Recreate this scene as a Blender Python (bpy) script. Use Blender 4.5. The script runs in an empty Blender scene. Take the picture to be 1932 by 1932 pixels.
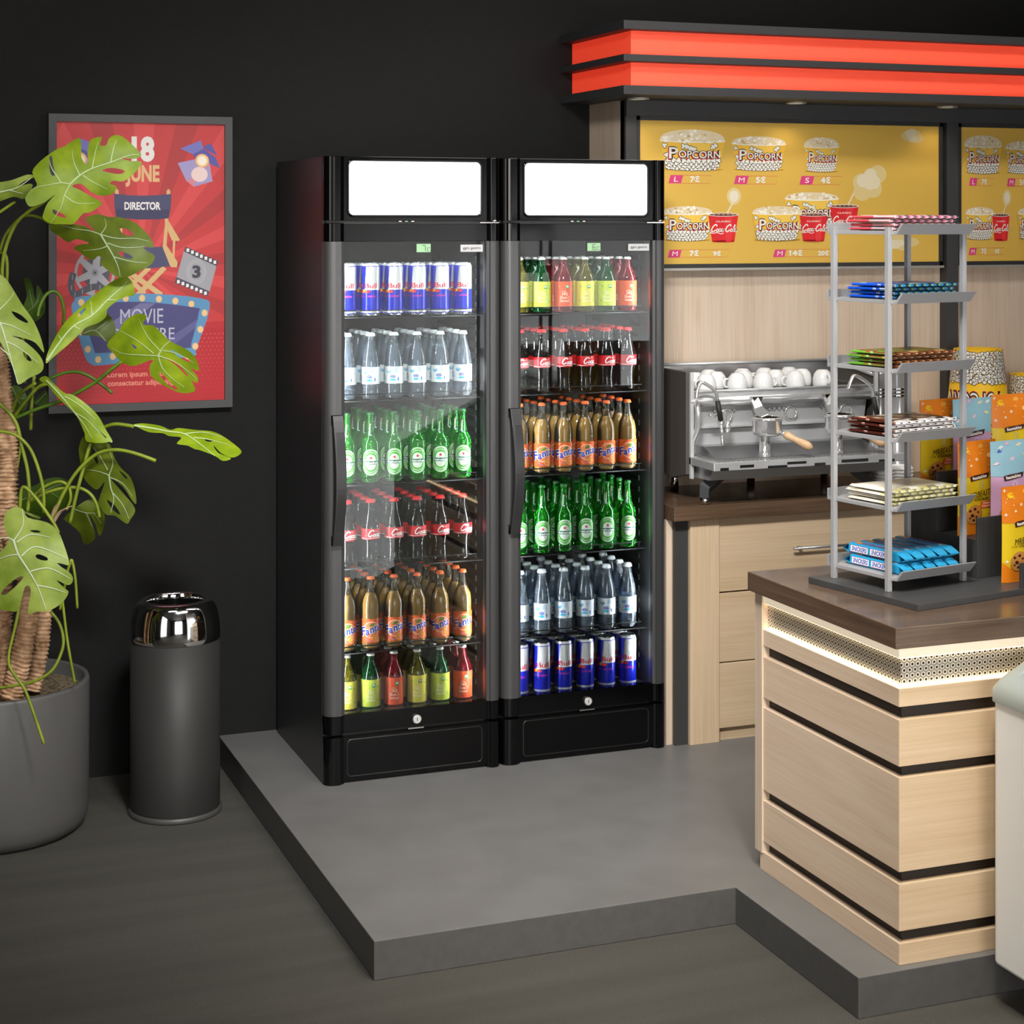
import bpy, bmesh, math, random
from mathutils import Vector, Matrix, geometry
random.seed(7)
SC = bpy.context.scene
COL = SC.collection
PI = math.pi

# ------------------------------------------------------------------ camera model of the room
F, CX, HY, HC = 3370.0, 966.0, 415.0, 1.782
YAW = math.radians(20.9)
SN, CS = math.sin(YAW), math.cos(YAW)
CAM = Vector((0, 0, HC))
def ray(u, v):
    a = (u - CX) / F
    return Vector((SN + a * CS, CS - a * SN, (HY - v) / F))
def at_y(u, v, Y):
    r = ray(u, v); return CAM + r * (Y / r.y)
def at_z(u, v, Z):
    r = ray(u, v); return CAM + r * ((Z - HC) / r.z)
def at_d(u, v, d):
    return CAM + ray(u, v) * d

# ------------------------------------------------------------------ materials
def lin(h):
    h = h.lstrip('#')
    o = []
    for i in (0, 2, 4):
        c = int(h[i:i+2], 16) / 255
        o.append(c / 12.92 if c <= .04045 else ((c + .055) / 1.055) ** 2.4)
    return (*o, 1)
_M = {}
def mat(name, col='#808080', rough=.5, metal=0., spec=.5, emit=None, es=0., coat=0., trans=0., alpha=1.):
    if name in _M: return _M[name]
    m = bpy.data.materials.new(name); m.use_nodes = True
    b = m.node_tree.nodes['Principled BSDF']
    c = lin(col) if isinstance(col, str) else (*col, 1)
    b.inputs['Base Color'].default_value = c
    b.inputs['Roughness'].default_value = rough
    b.inputs['Metallic'].default_value = metal
    b.inputs['Specular IOR Level'].default_value = spec
    b.inputs['Coat Weight'].default_value = coat
    b.inputs['Coat Roughness'].default_value = .05
    if emit:
        b.inputs['Emission Color'].default_value = lin(emit)
        b.inputs['Emission Strength'].default_value = es
    _M[name] = m
    return m
def P(h, rough=.5):
    return mat('paint_%s_%d' % (h.lstrip('#'), int(rough * 100)), h, rough, spec=.35)
def nodes(m):
    return m.node_tree.nodes, m.node_tree.links, m.node_tree.nodes['Principled BSDF']
def ramp(n, cols):
    r = n.new('ShaderNodeValToRGB')
    e = r.color_ramp.elements
    e[0].position, e[0].color = cols[0][0], lin(cols[0][1])
    e[1].position, e[1].color = cols[-1][0], lin(cols[-1][1])
    for p, c in cols[1:-1]:
        x = e.new(p); x.color = lin(c)
    return r
def wood(name, c0, c1, c2, axis, rough=.45, fine=1., spec=.4):
    m = mat(name, c1, rough, spec=spec)
    n, l, b = nodes(m)
    tc = n.new('ShaderNodeTexCoord'); mp = n.new('ShaderNodeMapping')
    s = [9., 9., 9.]; s[axis] = .7
    mp.inputs['Scale'].default_value = s
    no = n.new('ShaderNodeTexNoise'); no.inputs['Scale'].default_value = 1.6 * fine
    no.inputs['Detail'].default_value = 6; no.inputs['Distortion'].default_value = .9
    mp2 = n.new('ShaderNodeMapping'); s2 = [120., 120., 120.]; s2[axis] = 2.5
    mp2.inputs['Scale'].default_value = s2
    no2 = n.new('ShaderNodeTexNoise'); no2.inputs['Scale'].default_value = 1.5 * fine; no2.inputs['Detail'].default_value = 3
    mx = n.new('ShaderNodeMix'); mx.inputs[0].default_value = .45
    r = ramp(n, [(.3, c0), (.5, c1), (.72, c2)])
    l.new(tc.outputs['Object'], mp.inputs[0]); l.new(mp.outputs[0], no.inputs[0])
    l.new(tc.outputs['Object'], mp2.inputs[0]); l.new(mp2.outputs[0], no2.inputs[0])
    l.new(no.outputs[0], mx.inputs[2]); l.new(no2.outputs[0], mx.inputs[3])
    l.new(mx.outputs[0], r.inputs[0]); l.new(r.outputs[0], b.inputs['Base Color'])
    return m
def noisy(name, c0, c1, scale, rough=.6, bump=0., detail=4, lo=.35, hi=.65, spec=.4, metal=0.):
    m = mat(name, c0, rough, spec=spec, metal=metal)
    n, l, b = nodes(m)
    tc = n.new('ShaderNodeTexCoord')
    no = n.new('ShaderNodeTexNoise'); no.inputs['Scale'].default_value = scale; no.inputs['Detail'].default_value = detail
    r = ramp(n, [(lo, c0), (hi, c1)])
    l.new(tc.outputs['Object'], no.inputs[0]); l.new(no.outputs[0], r.inputs[0]); l.new(r.outputs[0], b.inputs['Base Color'])
    if bump:
        bp = n.new('ShaderNodeBump'); bp.inputs['Strength'].default_value = bump; bp.inputs['Distance'].default_value = .004
        l.new(no.outputs[0], bp.inputs['Height']); l.new(bp.outputs[0], b.inputs['Normal'])
    return m
def glass(name, tint, body=None, bodyfac=0., ior=1.5, rough=.03):
    """thin clear glass: tinted see-through, a little body colour, fresnel gloss"""
    if name in _M: return _M[name]
    m = bpy.data.materials.new(name); m.use_nodes = True
    n, l = m.node_tree.nodes, m.node_tree.links
    n.clear()
    out = n.new('ShaderNodeOutputMaterial')
    tr = n.new('ShaderNodeBsdfTransparent'); tr.inputs[0].default_value = lin(tint)
    cur = tr.outputs[0]
    if body:
        df = n.new('ShaderNodeBsdfDiffuse'); df.inputs[0].default_value = lin(body)
        mx = n.new('ShaderNodeMixShader'); mx.inputs[0].default_value = bodyfac
        l.new(cur, mx.inputs[1]); l.new(df.outputs[0], mx.inputs[2]); cur = mx.outputs[0]
    gl = n.new('ShaderNodeBsdfGlossy'); gl.inputs['Roughness'].default_value = rough
    fr = n.new('ShaderNodeFresnel'); fr.inputs[0].default_value = ior
    mx = n.new('ShaderNodeMixShader')
    l.new(fr.outputs[0], mx.inputs[0]); l.new(cur, mx.inputs[1]); l.new(gl.outputs[0], mx.inputs[2])
    l.new(mx.outputs[0], out.inputs[0])
    _M[name] = m
    return m

# ------------------------------------------------------------------ mesh builder
def chain(o):
    M = Matrix.Identity(4)
    while o is not None:
        M = o.matrix_basis @ M
        o = o.parent
    return M
class MB:
    def __init__(s): s.v, s.f, s.m, s.s = [], [], [], []
    def add(s, vs, fs, m, sm=False):
        b = len(s.v)
        s.v += [tuple(v) for v in vs]
        for f in fs:
            s.f.append([i + b for i in f]); s.m.append(m); s.s.append(sm)
        return s
    def box(s, x0, x1, y0, y1, z0, z1, m):
        vs = [(x, y, z) for z in (z0, z1) for y in (y0, y1) for x in (x0, x1)]
        return s.add(vs, [(0, 2, 3, 1), (4, 5, 7, 6), (0, 1, 5, 4), (2, 6, 7, 3), (0, 4, 6, 2), (1, 3, 7, 5)], m)
    def prism(s, poly, axis, a0, a1, m, sm=False):
        """extrude a 2D polygon along axis; 2D axes are the remaining two in xyz order"""
        def pt(p, a):
            q = list(p); q.insert(axis, a); return tuple(q)
        n = len(poly)
        vs = [pt(p, a0) for p in poly] + [pt(p, a1) for p in poly]
        s.add(vs, [(i, (i + 1) % n, n + (i + 1) % n, n + i) for i in range(n)], m, sm)
        b = len(s.v) - 2 * n
        s.f += [list(range(b, b + n))[::-1], list(range(b + n, b + 2 * n))]; s.m += [m, m]; s.s += [False, False]
        return s
    def tube(s, pts, r, m, n=8, cap=True, jit=0., sm=True):
        pts = [Vector(p) for p in pts]
        rs = r if isinstance(r, (list, tuple)) else [r] * len(pts)
        vs = []; prev = None
        for i, p in enumerate(pts):
            t = (pts[min(i + 1, len(pts) - 1)] - pts[max(i - 1, 0)]).normalized()
            if prev is None:
                a = Vector((0, 0, 1)) if abs(t.z) < .9 else Vector((1, 0, 0))
                nx = t.cross(a).normalized()
            else:
                nx = (prev - t * prev.dot(t)).normalized()
            prev = nx; ny = t.cross(nx)
            for k in range(n):
                a = 2 * PI * k / n
                rr = rs[i] * (1 + random.uniform(-jit, jit))
                vs.append(p + (nx * math.cos(a) + ny * math.sin(a)) * rr)
        fs = []
        for i in range(len(pts) - 1):
            for k in range(n):
                k2 = (k + 1) % n
                fs.append((i * n + k, i * n + k2, (i + 1) * n + k2, (i + 1) * n + k))
        s.add(vs, fs, m, sm)
        if cap:
            b = len(s.v) - len(vs)
            s.f += [[b + k for k in range(n)][::-1], [b + len(vs) - n + k for k in range(n)]]; s.m += [m, m]; s.s += [False, False]
        return s
    def lathe(s, prof, m, n=24, c=(0, 0, 0), sm=True):
        vs = []; ring = []
        for r, z in prof:
            if r < 1e-6:
                ring.append((len(vs), 1)); vs.append((c[0], c[1], c[2] + z))
            else:
                ring.append((len(vs), n))
                vs += [(c[0] + r * math.cos(2 * PI * k / n), c[1] + r * math.sin(2 * PI * k / n), c[2] + z) for k in range(n)]
        fs = []
        for (a, na), (b, nb) in zip(ring, ring[1:]):
            for k in range(n):
                k2 = (k + 1) % n
                if na == 1 and nb == 1: continue
                if na == 1: fs.append((a, b + k2, b + k))
                elif nb == 1: fs.append((a + k, a + k2, b))
                else: fs.append((a + k, a + k2, b + k2, b + k))
        return s.add(vs, fs, m, sm)
    def build(s, name, parent=None, bevel=0., world=True, seg=2, solid=0., sub=0):
        me = bpy.data.meshes.new(name)
        vs = s.v
        if parent is not None and world:
            I = chain(parent).inverted()
            vs = [I @ Vector(v) for v in vs]
        me.from_pydata([tuple(v) for v in vs], [], s.f)
        mats = []
        for m in s.m:
            if m not in mats: mats.append(m)
        for m in mats: me.materials.append(m)
        idx = {m: i for i, m in enumerate(mats)}
        me.polygons.foreach_set('material_index', [idx[m] for m in s.m])
        me.polygons.foreach_set('use_smooth', s.s)
        me.update()
        o = bpy.data.objects.new(name, me); COL.objects.link(o)
        if parent is not None: o.parent = parent
        if bevel:
            b = o.modifiers.new('bevel', 'BEVEL'); b.width = bevel; b.segments = seg; b.limit_method = 'ANGLE'; b.angle_limit = .7
        if solid:
            b = o.modifiers.new('solid', 'SOLIDIFY'); b.thickness = solid; b.offset = 0
        return o
def smooth_path(pts, k=6):
    pts = [Vector(p) for p in pts]
    if len(pts) < 3: return pts
    out = []
    for i in range(len(pts) - 1):
        p0 = pts[max(i - 1, 0)]; p1 = pts[i]; p2 = pts[i + 1]; p3 = pts[min(i + 2, len(pts) - 1)]
        for j in range(k):
            t = j / k
            out.append(.5 * ((2 * p1) + (p2 - p0) * t + (2 * p0 - 5 * p1 + 4 * p2 - p3) * t * t + (3 * p1 - p0 - 3 * p2 + p3) * t ** 3))
    out.append(pts[-1])
    return out
def smooth_loop(pts, k=3):
    pts = [Vector(p) for p in pts]; n = len(pts); out = []
    for i in range(n):
        p0, p1, p2, p3 = pts[i - 1], pts[i], pts[(i + 1) % n], pts[(i + 2) % n]
        for j in range(k):
            t = j / k
            out.append(.5 * ((2 * p1) + (p2 - p0) * t + (2 * p0 - 5 * p1 + 4 * p2 - p3) * t * t + (3 * p1 - p0 - 3 * p2 + p3) * t ** 3))
    return out
def rrect(x0, y0, x1, y1, r, k=5):
    o = []
    for cx, cy, a in ((x1 - r, y1 - r, 0), (x0 + r, y1 - r, 90), (x0 + r, y0 + r, 180), (x1 - r, y0 + r, 270)):
        for i in range(k + 1):
            t = math.radians(a + 90 * i / k); o.append((cx + r * math.cos(t), cy + r * math.sin(t)))
    return o

# ------------------------------------------------------------------ flat artwork laid on real surfaces
_TX = {}
def text_mesh(s, bold):
    key = (s, bold)
    if key not in _TX:
        cu = bpy.data.curves.new('t', 'FONT'); cu.body = s; cu.size = 1; cu.resolution_u = 3; cu.offset = bold; cu.fill_mode = 'FRONT'
        ob = bpy.data.objects.new('t', cu)
        me = bpy.data.meshes.new_from_object(ob)
        vs = [(v.co.x, v.co.y) for v in me.vertices]; fs = [tuple(p.vertices) for p in me.polygons]
        bpy.data.objects.remove(ob); bpy.data.curves.remove(cu); bpy.data.meshes.remove(me)
        _TX[key] = (vs, fs)
    return _TX[key]
class Art:
    def __init__(s): s.t = []
    def poly(s, pts, m, l=1, holes=()):
        loops = [[Vector((p[0], p[1], 0)) for p in pts]] + [[Vector((p[0], p[1], 0)) for p in h] for h in holes]
        vs = [(p.x, p.y) for L in loops for p in L]
        tr = geometry.tessellate_polygon(loops)
        s.t.append((vs, [tuple(t) for t in tr], m, l)); return s
    def rect(s, x0, y0, x1, y1, m, l=1, r=0.):
        return s.poly(rrect(x0, y0, x1, y1, r) if r else [(x0, y0), (x1, y0), (x1, y1), (x0, y1)], m, l)
    def ell(s, cx, cy, rx, ry, m, l=1, n=24, rot=0., a0=0., a1=360.):
        c, q = math.cos(rot), math.sin(rot); pts = []
        k = n if a1 - a0 >= 360 else n + 1
        for i in range(k):
            a = math.radians(a0 + (a1 - a0) * i / n)
            x, y = rx * math.cos(a), ry * math.sin(a)
            pts.append((cx + x * c - y * q, cy + x * q + y * c))
        return s.poly(pts, m, l)
    def star(s, cx, cy, r, m, l=1, n=5, q=.42, rot=0.):
        return s.poly([(cx + (r if i % 2 == 0 else r * q) * math.sin(rot + PI * i / n), cy + (r if i % 2 == 0 else r * q) * math.cos(rot + PI * i / n)) for i in range(2 * n)], m, l)
    def line(s, pts, w, m, l=1, closed=False):
        pts = [Vector((p[0], p[1])) for p in pts]; n = len(pts)
        ws = w if isinstance(w, (list, tuple)) else [w] * n
        L, R = [], []
        for i in range(n):
            a = pts[i - 1] if (closed or i > 0) else pts[i]
            b = pts[(i + 1) % n] if (closed or i < n - 1) else pts[i]
            t = (b - a)
            if t.length < 1e-9: t = Vector((1, 0))
            t.normalize(); nn = Vector((-t.y, t.x))
            L.append(pts[i] + nn * ws[i] / 2); R.append(pts[i] - nn * ws[i] / 2)
        vs = [(p.x, p.y) for p in L + R]; fs = []
        for i in range(n if closed else n - 1):
            j = (i + 1) % n; fs += [(i, n + i, n + j), (i, n + j, j)]
        s.t.append((vs, fs, m, l)); return s
    def text(s, st, x, y, h, m, l=1, w=None, bold=0., shear=0., rot=0., al='c', arch=0.):
        """cap height h, baseline centre at x,y; w = wanted width"""
        vs, fs = text_mesh(st, bold)
        if not vs: return s
        cv, _ = text_mesh('H', 0)
        k = h / max(p[1] for p in cv)
        x0, x1 = min(p[0] for p in vs), max(p[0] for p in vs)
        kx = k if w is None else w / (x1 - x0)
        off = {'c': (x0 + x1) / 2, 'l': x0, 'r': x1}[al]
        c, q = math.cos(rot), math.sin(rot); o = []
        for px, py in vs:
            X = (px - off) * kx + py * k * shear; Y = py * k
            if arch: Y += arch * X * X
            o.append((x + X * c - Y * q, y + X * q + Y * c))
        s.t.append((o, fs, m, l)); return s
    def put(s, mb, fn, step=None, stepv=None):
        for vs, fs, m, l in s.t:
            if step or stepv:
                bm = bmesh.new()
                bv = [bm.verts.new((x, y, 0)) for x, y in vs]
                for f in fs:
                    if len(set(f)) > 2:
                        try: bm.faces.new([bv[i] for i in f])
                        except ValueError: pass
                for ax, st in ((0, step), (1, stepv)):
                    if not st: continue
                    lo = min(v.co[ax] for v in bm.verts); hi = max(v.co[ax] for v in bm.verts)
                    k = math.floor(lo / st) + 1
                    while k * st < hi:
                        co = [0, 0, 0]; co[ax] = k * st; no = [0, 0, 0]; no[ax] = 1
                        bmesh.ops.bisect_plane(bm, geom=bm.verts[:] + bm.edges[:] + bm.faces[:], plane_co=co, plane_no=no, dist=1e-7)
                        k += 1
                bm.verts.index_update()
                vs2 = [(v.co.x, v.co.y) for v in bm.verts]; fs2 = [[v.index for v in f.verts] for f in bm.faces]
                bm.free()
            else:
                vs2, fs2 = vs, fs
            mb.add([fn(x, y, l) for x, y in vs2], fs2, m, bool(step))
        return mb
def plane_map(o, ux, uy, n, eps=.0004):
    o, ux, uy, n = Vector(o), Vector(ux), Vector(uy), Vector(n)
    return lambda x, y, l: o + ux * x + uy * y + n * (l * eps)
def wall_map(X, Y, Z, eps=.0005):           # faces the room (-Y)
    return lambda x, y, l: Vector((X + x, Y - l * eps, Z + y))
def cyl_map(r, z0, eps=.00025, sh=0.):      # u = arc length, 0 faces -Y, grows to +X
    def fn(x, y, l):
        R = r + l * eps; a = (x + sh) / r
        return Vector((R * math.sin(a), -R * math.cos(a), z0 + y))
    return fn

# ------------------------------------------------------------------ things
def tag(o, label, cat, group=None, kind=None):
    o['label'] = label; o['category'] = cat
    if group: o['group'] = group
    if kind: o['kind'] = kind
    return o
def struct(o):
    o['kind'] = 'structure'; return o
def thing(name, label, cat, loc=(0, 0, 0), rz=0., group=None):
    o = bpy.data.objects.new(name, None); COL.objects.link(o)
    o.empty_display_size = .05
    o.location = loc; o.rotation_euler = (0, 0, rz)
    o.matrix_basis = Matrix.Translation(loc) @ Matrix.Rotation(rz, 4, 'Z')
    return tag(o, label, cat, group)
def dup(root, loc, rz=0., label=None, group=None, tilt=None):
    kids = KIDS(root)
    r = root.copy(); COL.objects.link(r)
    r.matrix_basis = Matrix.Translation(loc) @ Matrix.Rotation(rz, 4, 'Z')
    if label: r['label'] = label
    if group: r['group'] = group
    for ch, gs in kids:
        c = ch.copy(); COL.objects.link(c); c.parent = r
        for g in gs:
            d = g.copy(); COL.objects.link(d); d.parent = c
    return r
_KC = {}
def KIDS(root):
    if root.name not in _KC:
        _KC[root.name] = [(c, [g for g in bpy.data.objects if g.parent == c]) for c in bpy.data.objects if c.parent == root]
    return _KC[root.name]
ORD = ['first', 'second', 'third', 'fourth', 'fifth', 'sixth', 'seventh', 'eighth']
# ================================================================== ROOM
YW = 5.81                       # back wall
PZ = .093                       # platform height
WALL = noisy('wall_paint', '#131313', '#161616', 40, .75, spec=.25)
CARPET = noisy('carpet', '#47464a'.replace('4a', '42'), '#63615b', 430, .95, bump=1.0, detail=3, lo=.3, hi=.7, spec=.1)
def carpet_tiles(m):
    n, l, b = nodes(m)
    tc = n.new('ShaderNodeTexCoord'); wv = n.new('ShaderNodeTexNoise'); wv.inputs['Scale'].default_value = 3.0
    wv.inputs['Detail'].default_value = 2
    mp = n.new('ShaderNodeMapping'); mp.inputs['Scale'].default_value = (.25, 3.2, 1)
    l.new(tc.outputs['Object'], mp.inputs[0]); l.new(mp.outputs[0], wv.inputs[0])
    old = b.inputs['Base Color'].links[0].from_socket
    r = ramp(n, [(.35, '#ececec'), (.65, '#ffffff')]); l.new(wv.outputs[0], r.inputs[0])
    mx = n.new('ShaderNodeMix'); mx.data_type = 'RGBA'; mx.blend_type = 'MULTIPLY'; mx.inputs[0].default_value = 1
    l.new(old, mx.inputs[6]); l.new(r.outputs[0], mx.inputs[7]); l.new(mx.outputs[2], b.inputs['Base Color'])
carpet_tiles(CARPET)
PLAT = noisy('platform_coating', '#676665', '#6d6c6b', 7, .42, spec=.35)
DARKTRIM = mat('dark_laminate', '#3c3c3d', .5, spec=.35)
def wallbox(name, *a, m=WALL):
    return struct(MB().box(*a, m).build(name))
wallbox('floor', -2.2, 7, -3, YW, -.1, 0, m=CARPET)
wallbox('wall_back', -2.2, 7, YW, YW + .1, 0, 3.2)
wl = MB()
for a in ((-3, .2, 0, 3.2), (2.4, YW, 0, 3.2), (.2, 2.4, 0, .12), (.2, 2.4, 2.9, 3.2)):
    wl.box(-2.3, -2.2, a[0], a[1], a[2], a[3], WALL)
struct(wl.build('wall_left'))
wallbox('wall_right', 7, 7.1, -3, YW, 0, 3.2)
CEIL = mat('ceiling_paint', '#2a2a2a', .8)
wallbox('ceiling', -2.3, 7.1, -3.1, YW + .1, 3.2, 3.3, m=CEIL)
wl = MB()
for a in ((-2.2, -.6, 0, 3.2), (2.0, 7, 0, 3.2), (-.6, 2.0, 0, .3), (-.6, 2.0, 2.8, 3.2)):
    wl.box(a[0], a[1], -3.1, -3, a[2], a[3], WALL)
struct(wl.build('wall_front'))
# tall window in the left wall, outside the frame
DAY = mat('daylight_pane', '#ffffff', .3, emit='#fff8ee', es=2.2)
WY0, WY1 = .2, 2.4
w = MB().box(-2.27, -2.26, WY0, WY1, .12, 2.9, DAY).build('window_1'); struct(w)
fr = MB()
for a in ((WY0, WY0 + .05, .12, 2.9), (WY1 - .05, WY1, .12, 2.9), (WY0, WY1, .12, .17), (WY0, WY1, 2.85, 2.9)):
    fr.box(-2.26, -2.2, a[0], a[1], a[2], a[3], DARKTRIM)
fr.build('pane_frame', w)
# added glowing fill panel, framed in the front wall behind the camera
w = MB().box(-.6, 2.0, -3.07, -3.06, .3, 2.8, mat('fill_panel_glow', '#ffffff', .3, emit='#fffaf4', es=9.5)).build('fill_panel'); struct(w)
fr = MB()
for a in ((-.6, -.55, .3, 2.8), (1.95, 2.0, .3, 2.8), (.66, .74, .3, 2.8), (-.6, 2.0, .3, .35), (-.6, 2.0, 2.75, 2.8)):
    fr.box(a[0], a[1], -3.06, -3.0, a[2], a[3], DARKTRIM)
fr.build('pane_frame', w)
# added unseen slanted wall, shaped to reflect as haze in the cooler doors
REFL = mat('reflector_pale', '#efefef', .8)
struct(MB().prism([(2.3, 0), (2.55, 0), (4.9, 1.205), (4.9, 3.2), (2.3, 3.2)], 1, 1.74, 1.8, REFL).build('reflector_wall'))
# L-shaped platform
pl = [(1.19, YW), (1.19, 4.022), (2.141, 4.022), (2.141, 3.443), (7, 3.443), (7, YW)]
RISER = noisy('platform_riser_shade', '#4f4e4d', '#545352', 40, .45, spec=.3)  # platform sides get a darker colour that stands in for shade
pm = MB().prism(pl, 2, 0, PZ, PLAT)
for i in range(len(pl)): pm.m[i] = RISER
struct(pm.build('platform', bevel=.002))

# ================================================================== CANOPY AND MENU WALL
OAKV = wood('oak_upright', '#c6ae97', '#d6c1ab', '#dfccb8', 2)
OAKX = wood('oak_crosswise', '#c0a583', '#cdb393', '#d8c0a2', 0)
OAKY = wood('oak_lengthwise', '#cfb498', '#dcc3aa', '#e5cfb8', 1)
WALX = wood('walnut_worktop', '#443326', '#5b4737', '#6e5947', 0, .25)
WALY = wood('walnut_edge', '#4a382a', '#66503e', '#7a6350', 1, .3)
WALR = wood('walnut_plank', '#43352a', '#59483b', '#6d5b4d', 0, .22, spec=.5)
WALS = wood('walnut_side', '#45352a', '#5a473a', '#6c5849', 1, .35)
REDB = mat('red_band', '#ea6448', .5, emit='#ff3c24', es=.52)
cn = thing('canopy', 'dark canopy with two glowing red bands over the menu wall', 'canopy', (2.40, YW, 2.19))
for nm, z0, z1 in (('top_slab', 2.401, 2.430), ('middle_slab', 2.297, 2.320), ('bottom_slab', 2.189, 2.219)):
    MB().box(2.40, 7, 5.27, YW, z0, z1, DARKTRIM).build(nm, cn, bevel=.002)
for z0, z1 in ((2.320, 2.401), (2.219, 2.297)):
    MB().box(2.446, 7, 5.316, YW, z0, z1, REDB).build('light_band', cn)
LAMPW = mat('lamp_lens', '#e8e4da', .4, emit='#fff0d8', es=.35)
LAMPR = mat('lamp_ring', '#c8c6c0', .35, metal=.6)
for i, x in enumerate((2.519, 3.119, 3.735, 4.34)):
    d = thing('downlight', '%s round downlight under the canopy, counted from its left corner' % ORD[i], 'lamp', (x, 5.415, 2.189), group='canopy downlights')
    MB().lathe([(.001, -.004), (.03, -.004), (.03, 0), (.001, 0)], LAMPW, c=(x, 5.415, 2.189)).build('lens', d)
    MB().lathe([(.03, -.002), (.032, -.006), (.036, -.005), (.037, 0), (.03, 0)], LAMPR, c=(x, 5.415, 2.189)).build('ring', d)
ms = thing('menu_wall', 'oak clad wall unit with dark grey posts framing the menu boards', 'wall unit', (2.512, YW, PZ))
MB().box(2.512, 2.53, 5.515, YW, PZ, 2.189, OAKV).build('side_panel', ms)
MB().box(2.53, 7, 5.545, 5.57, PZ, 2.189, OAKV).build('back_panel', ms)
for x0, x1 in ((2.512, 2.552), (3.792, 3.842), (5.08, 5.13)):
    MB().box(x0, x1, 5.50, 5.545, .86, 2.14, DARKTRIM).build('post', ms, bevel=.001)
MB().box(2.512, 7, 5.495, 5.545, 2.135, 2.189, DARKTRIM).build('beam', ms, bevel=.001)

WHT, BLK = P('#f4f0e6'), P('#171310')
CREAM, CREAM2, CREAM3 = P('#f3e8d2'), P('#dfc79a'), P('#fff9ec')
def kernel(A, x, y, r, l, out=BLK, col=WHT):
    n = 3; a0 = random.uniform(0, 6)
    for dr, m, ll in ((.22, out, l), (0, col, l + .012)):
        for i in range(n):
            a = a0 + i * 2.1
            A.ell(x + r * .55 * math.cos(a), y + r * .5 * math.sin(a), r * (.55 + dr), r * (.55 + dr), m, ll + .0035 * i * (1 if dr == 0 else 0), 8)
def popcorn_word(A, x, y, w, h, l, shear=0., flip=1):
    for dx, dy, b, m, ll in ((-.02 * w, -.10 * h, .07, P('#c41d2e'), l), (0, 0, .075, BLK, l + 1), (0, 0, .015, WHT, l + 2)):
        A.text('P', x - w * .40 + dx, y - .05 * h + dy, h * 1.55, m, ll, w=w * .17, bold=b, shear=shear)
        A.text('OPCORN', x + w * .10 + dx, y + dy, h, m, ll, w=w * .80, bold=b, shear=shear, arch=.25 / w * .3)
def bucket_art(A, xl, xr, zr, zb, zt, l):
    """a printed popcorn bucket: rim left/right, rim height, bottom, top of the heap"""
    w = xr - xl; cx = (xl + xr) / 2; hw = w / 2; bw = hw * .82; h = zr - zb
    Y1, Y2 = P('#f2c244'), P('#f7d774')
    body = [(cx - hw, zr)] + [(cx - bw * math.cos(t), zb + .06 * h * (1 - math.sin(t))) for t in [PI * i / 10 for i in range(11)]] + [(cx + hw, zr)]
    A.ell(cx, zb + .02 * h, bw * 1.15, .05 * h, P('#b98a22'), l - .5)
    A.poly(body, Y1, l)
    A.poly([(cx - hw * .2, zr), (cx - bw * .2, zb), (cx + bw * .7, zb + .03 * h), (cx + hw * .75, zr)], P('#f6cb55'), l + .3)
    dome = [(cx - hw, zr)] + [(cx - hw * math.cos(t), zr + (zt - zr) * math.sin(t) ** .8) for t in [PI * i / 12 for i in range(1, 12)]] + [(cx + hw, zr)]
    A.poly(dome + [(cx + hw * math.cos(t), zr - .05 * h * math.sin(t)) for t in [PI * i / 8 for i in range(1, 8)]], P('#ead9b6'), l + .6)
    for i in range(60):
        t = random.uniform(-.95, .95); q = random.uniform(-.25, .92)
        A.ell(cx + t * hw * .97, zr + (zt - zr) * q * (1 - abs(t) ** 2.4), w * .028, w * .022, random.choice((CREAM, CREAM3, CREAM, P('#e9d2a0'), CREAM3, P('#cfae78'), P('#ecdcc0'))), l + .9 + .012 * i, 7)
    A.line([(cx + hw * 1.01 * math.cos(t), zr - .06 * h * math.sin(t)) for t in [PI * i / 14 for i in range(15)]], h * .035, CREAM3, l + 1.8)
    r = w * .045
    for fx, fz in ((-.28, .80), (-.17, .78), (-.06, .72), (.05, .70), (.62, .78), (.70, .84), (-.86, .82), (-.80, .50)):
        kernel(A, cx + fx * hw, zb + fz * h, r * .8, l + 1.9 + .03 * (fx + 1))
    for row in range(4):
        for k in range(11):
            f = -1 + (k + .5 * (row % 2) + .3) / 5.6
            x = cx + f * bw * (.96 + .03 * row)
            if abs(f) > 1: continue
            kernel(A, x, zb + h * (.05 + .085 * row) + .05 * h * f * f, r * .85, l + 2.05 + .018 * (k + 11 * row) + .006 * (row % 2))
    popcorn_word(A, cx + .05 * hw, zb + h * .40, w * .80, h * .235, l + 3.3)
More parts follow.
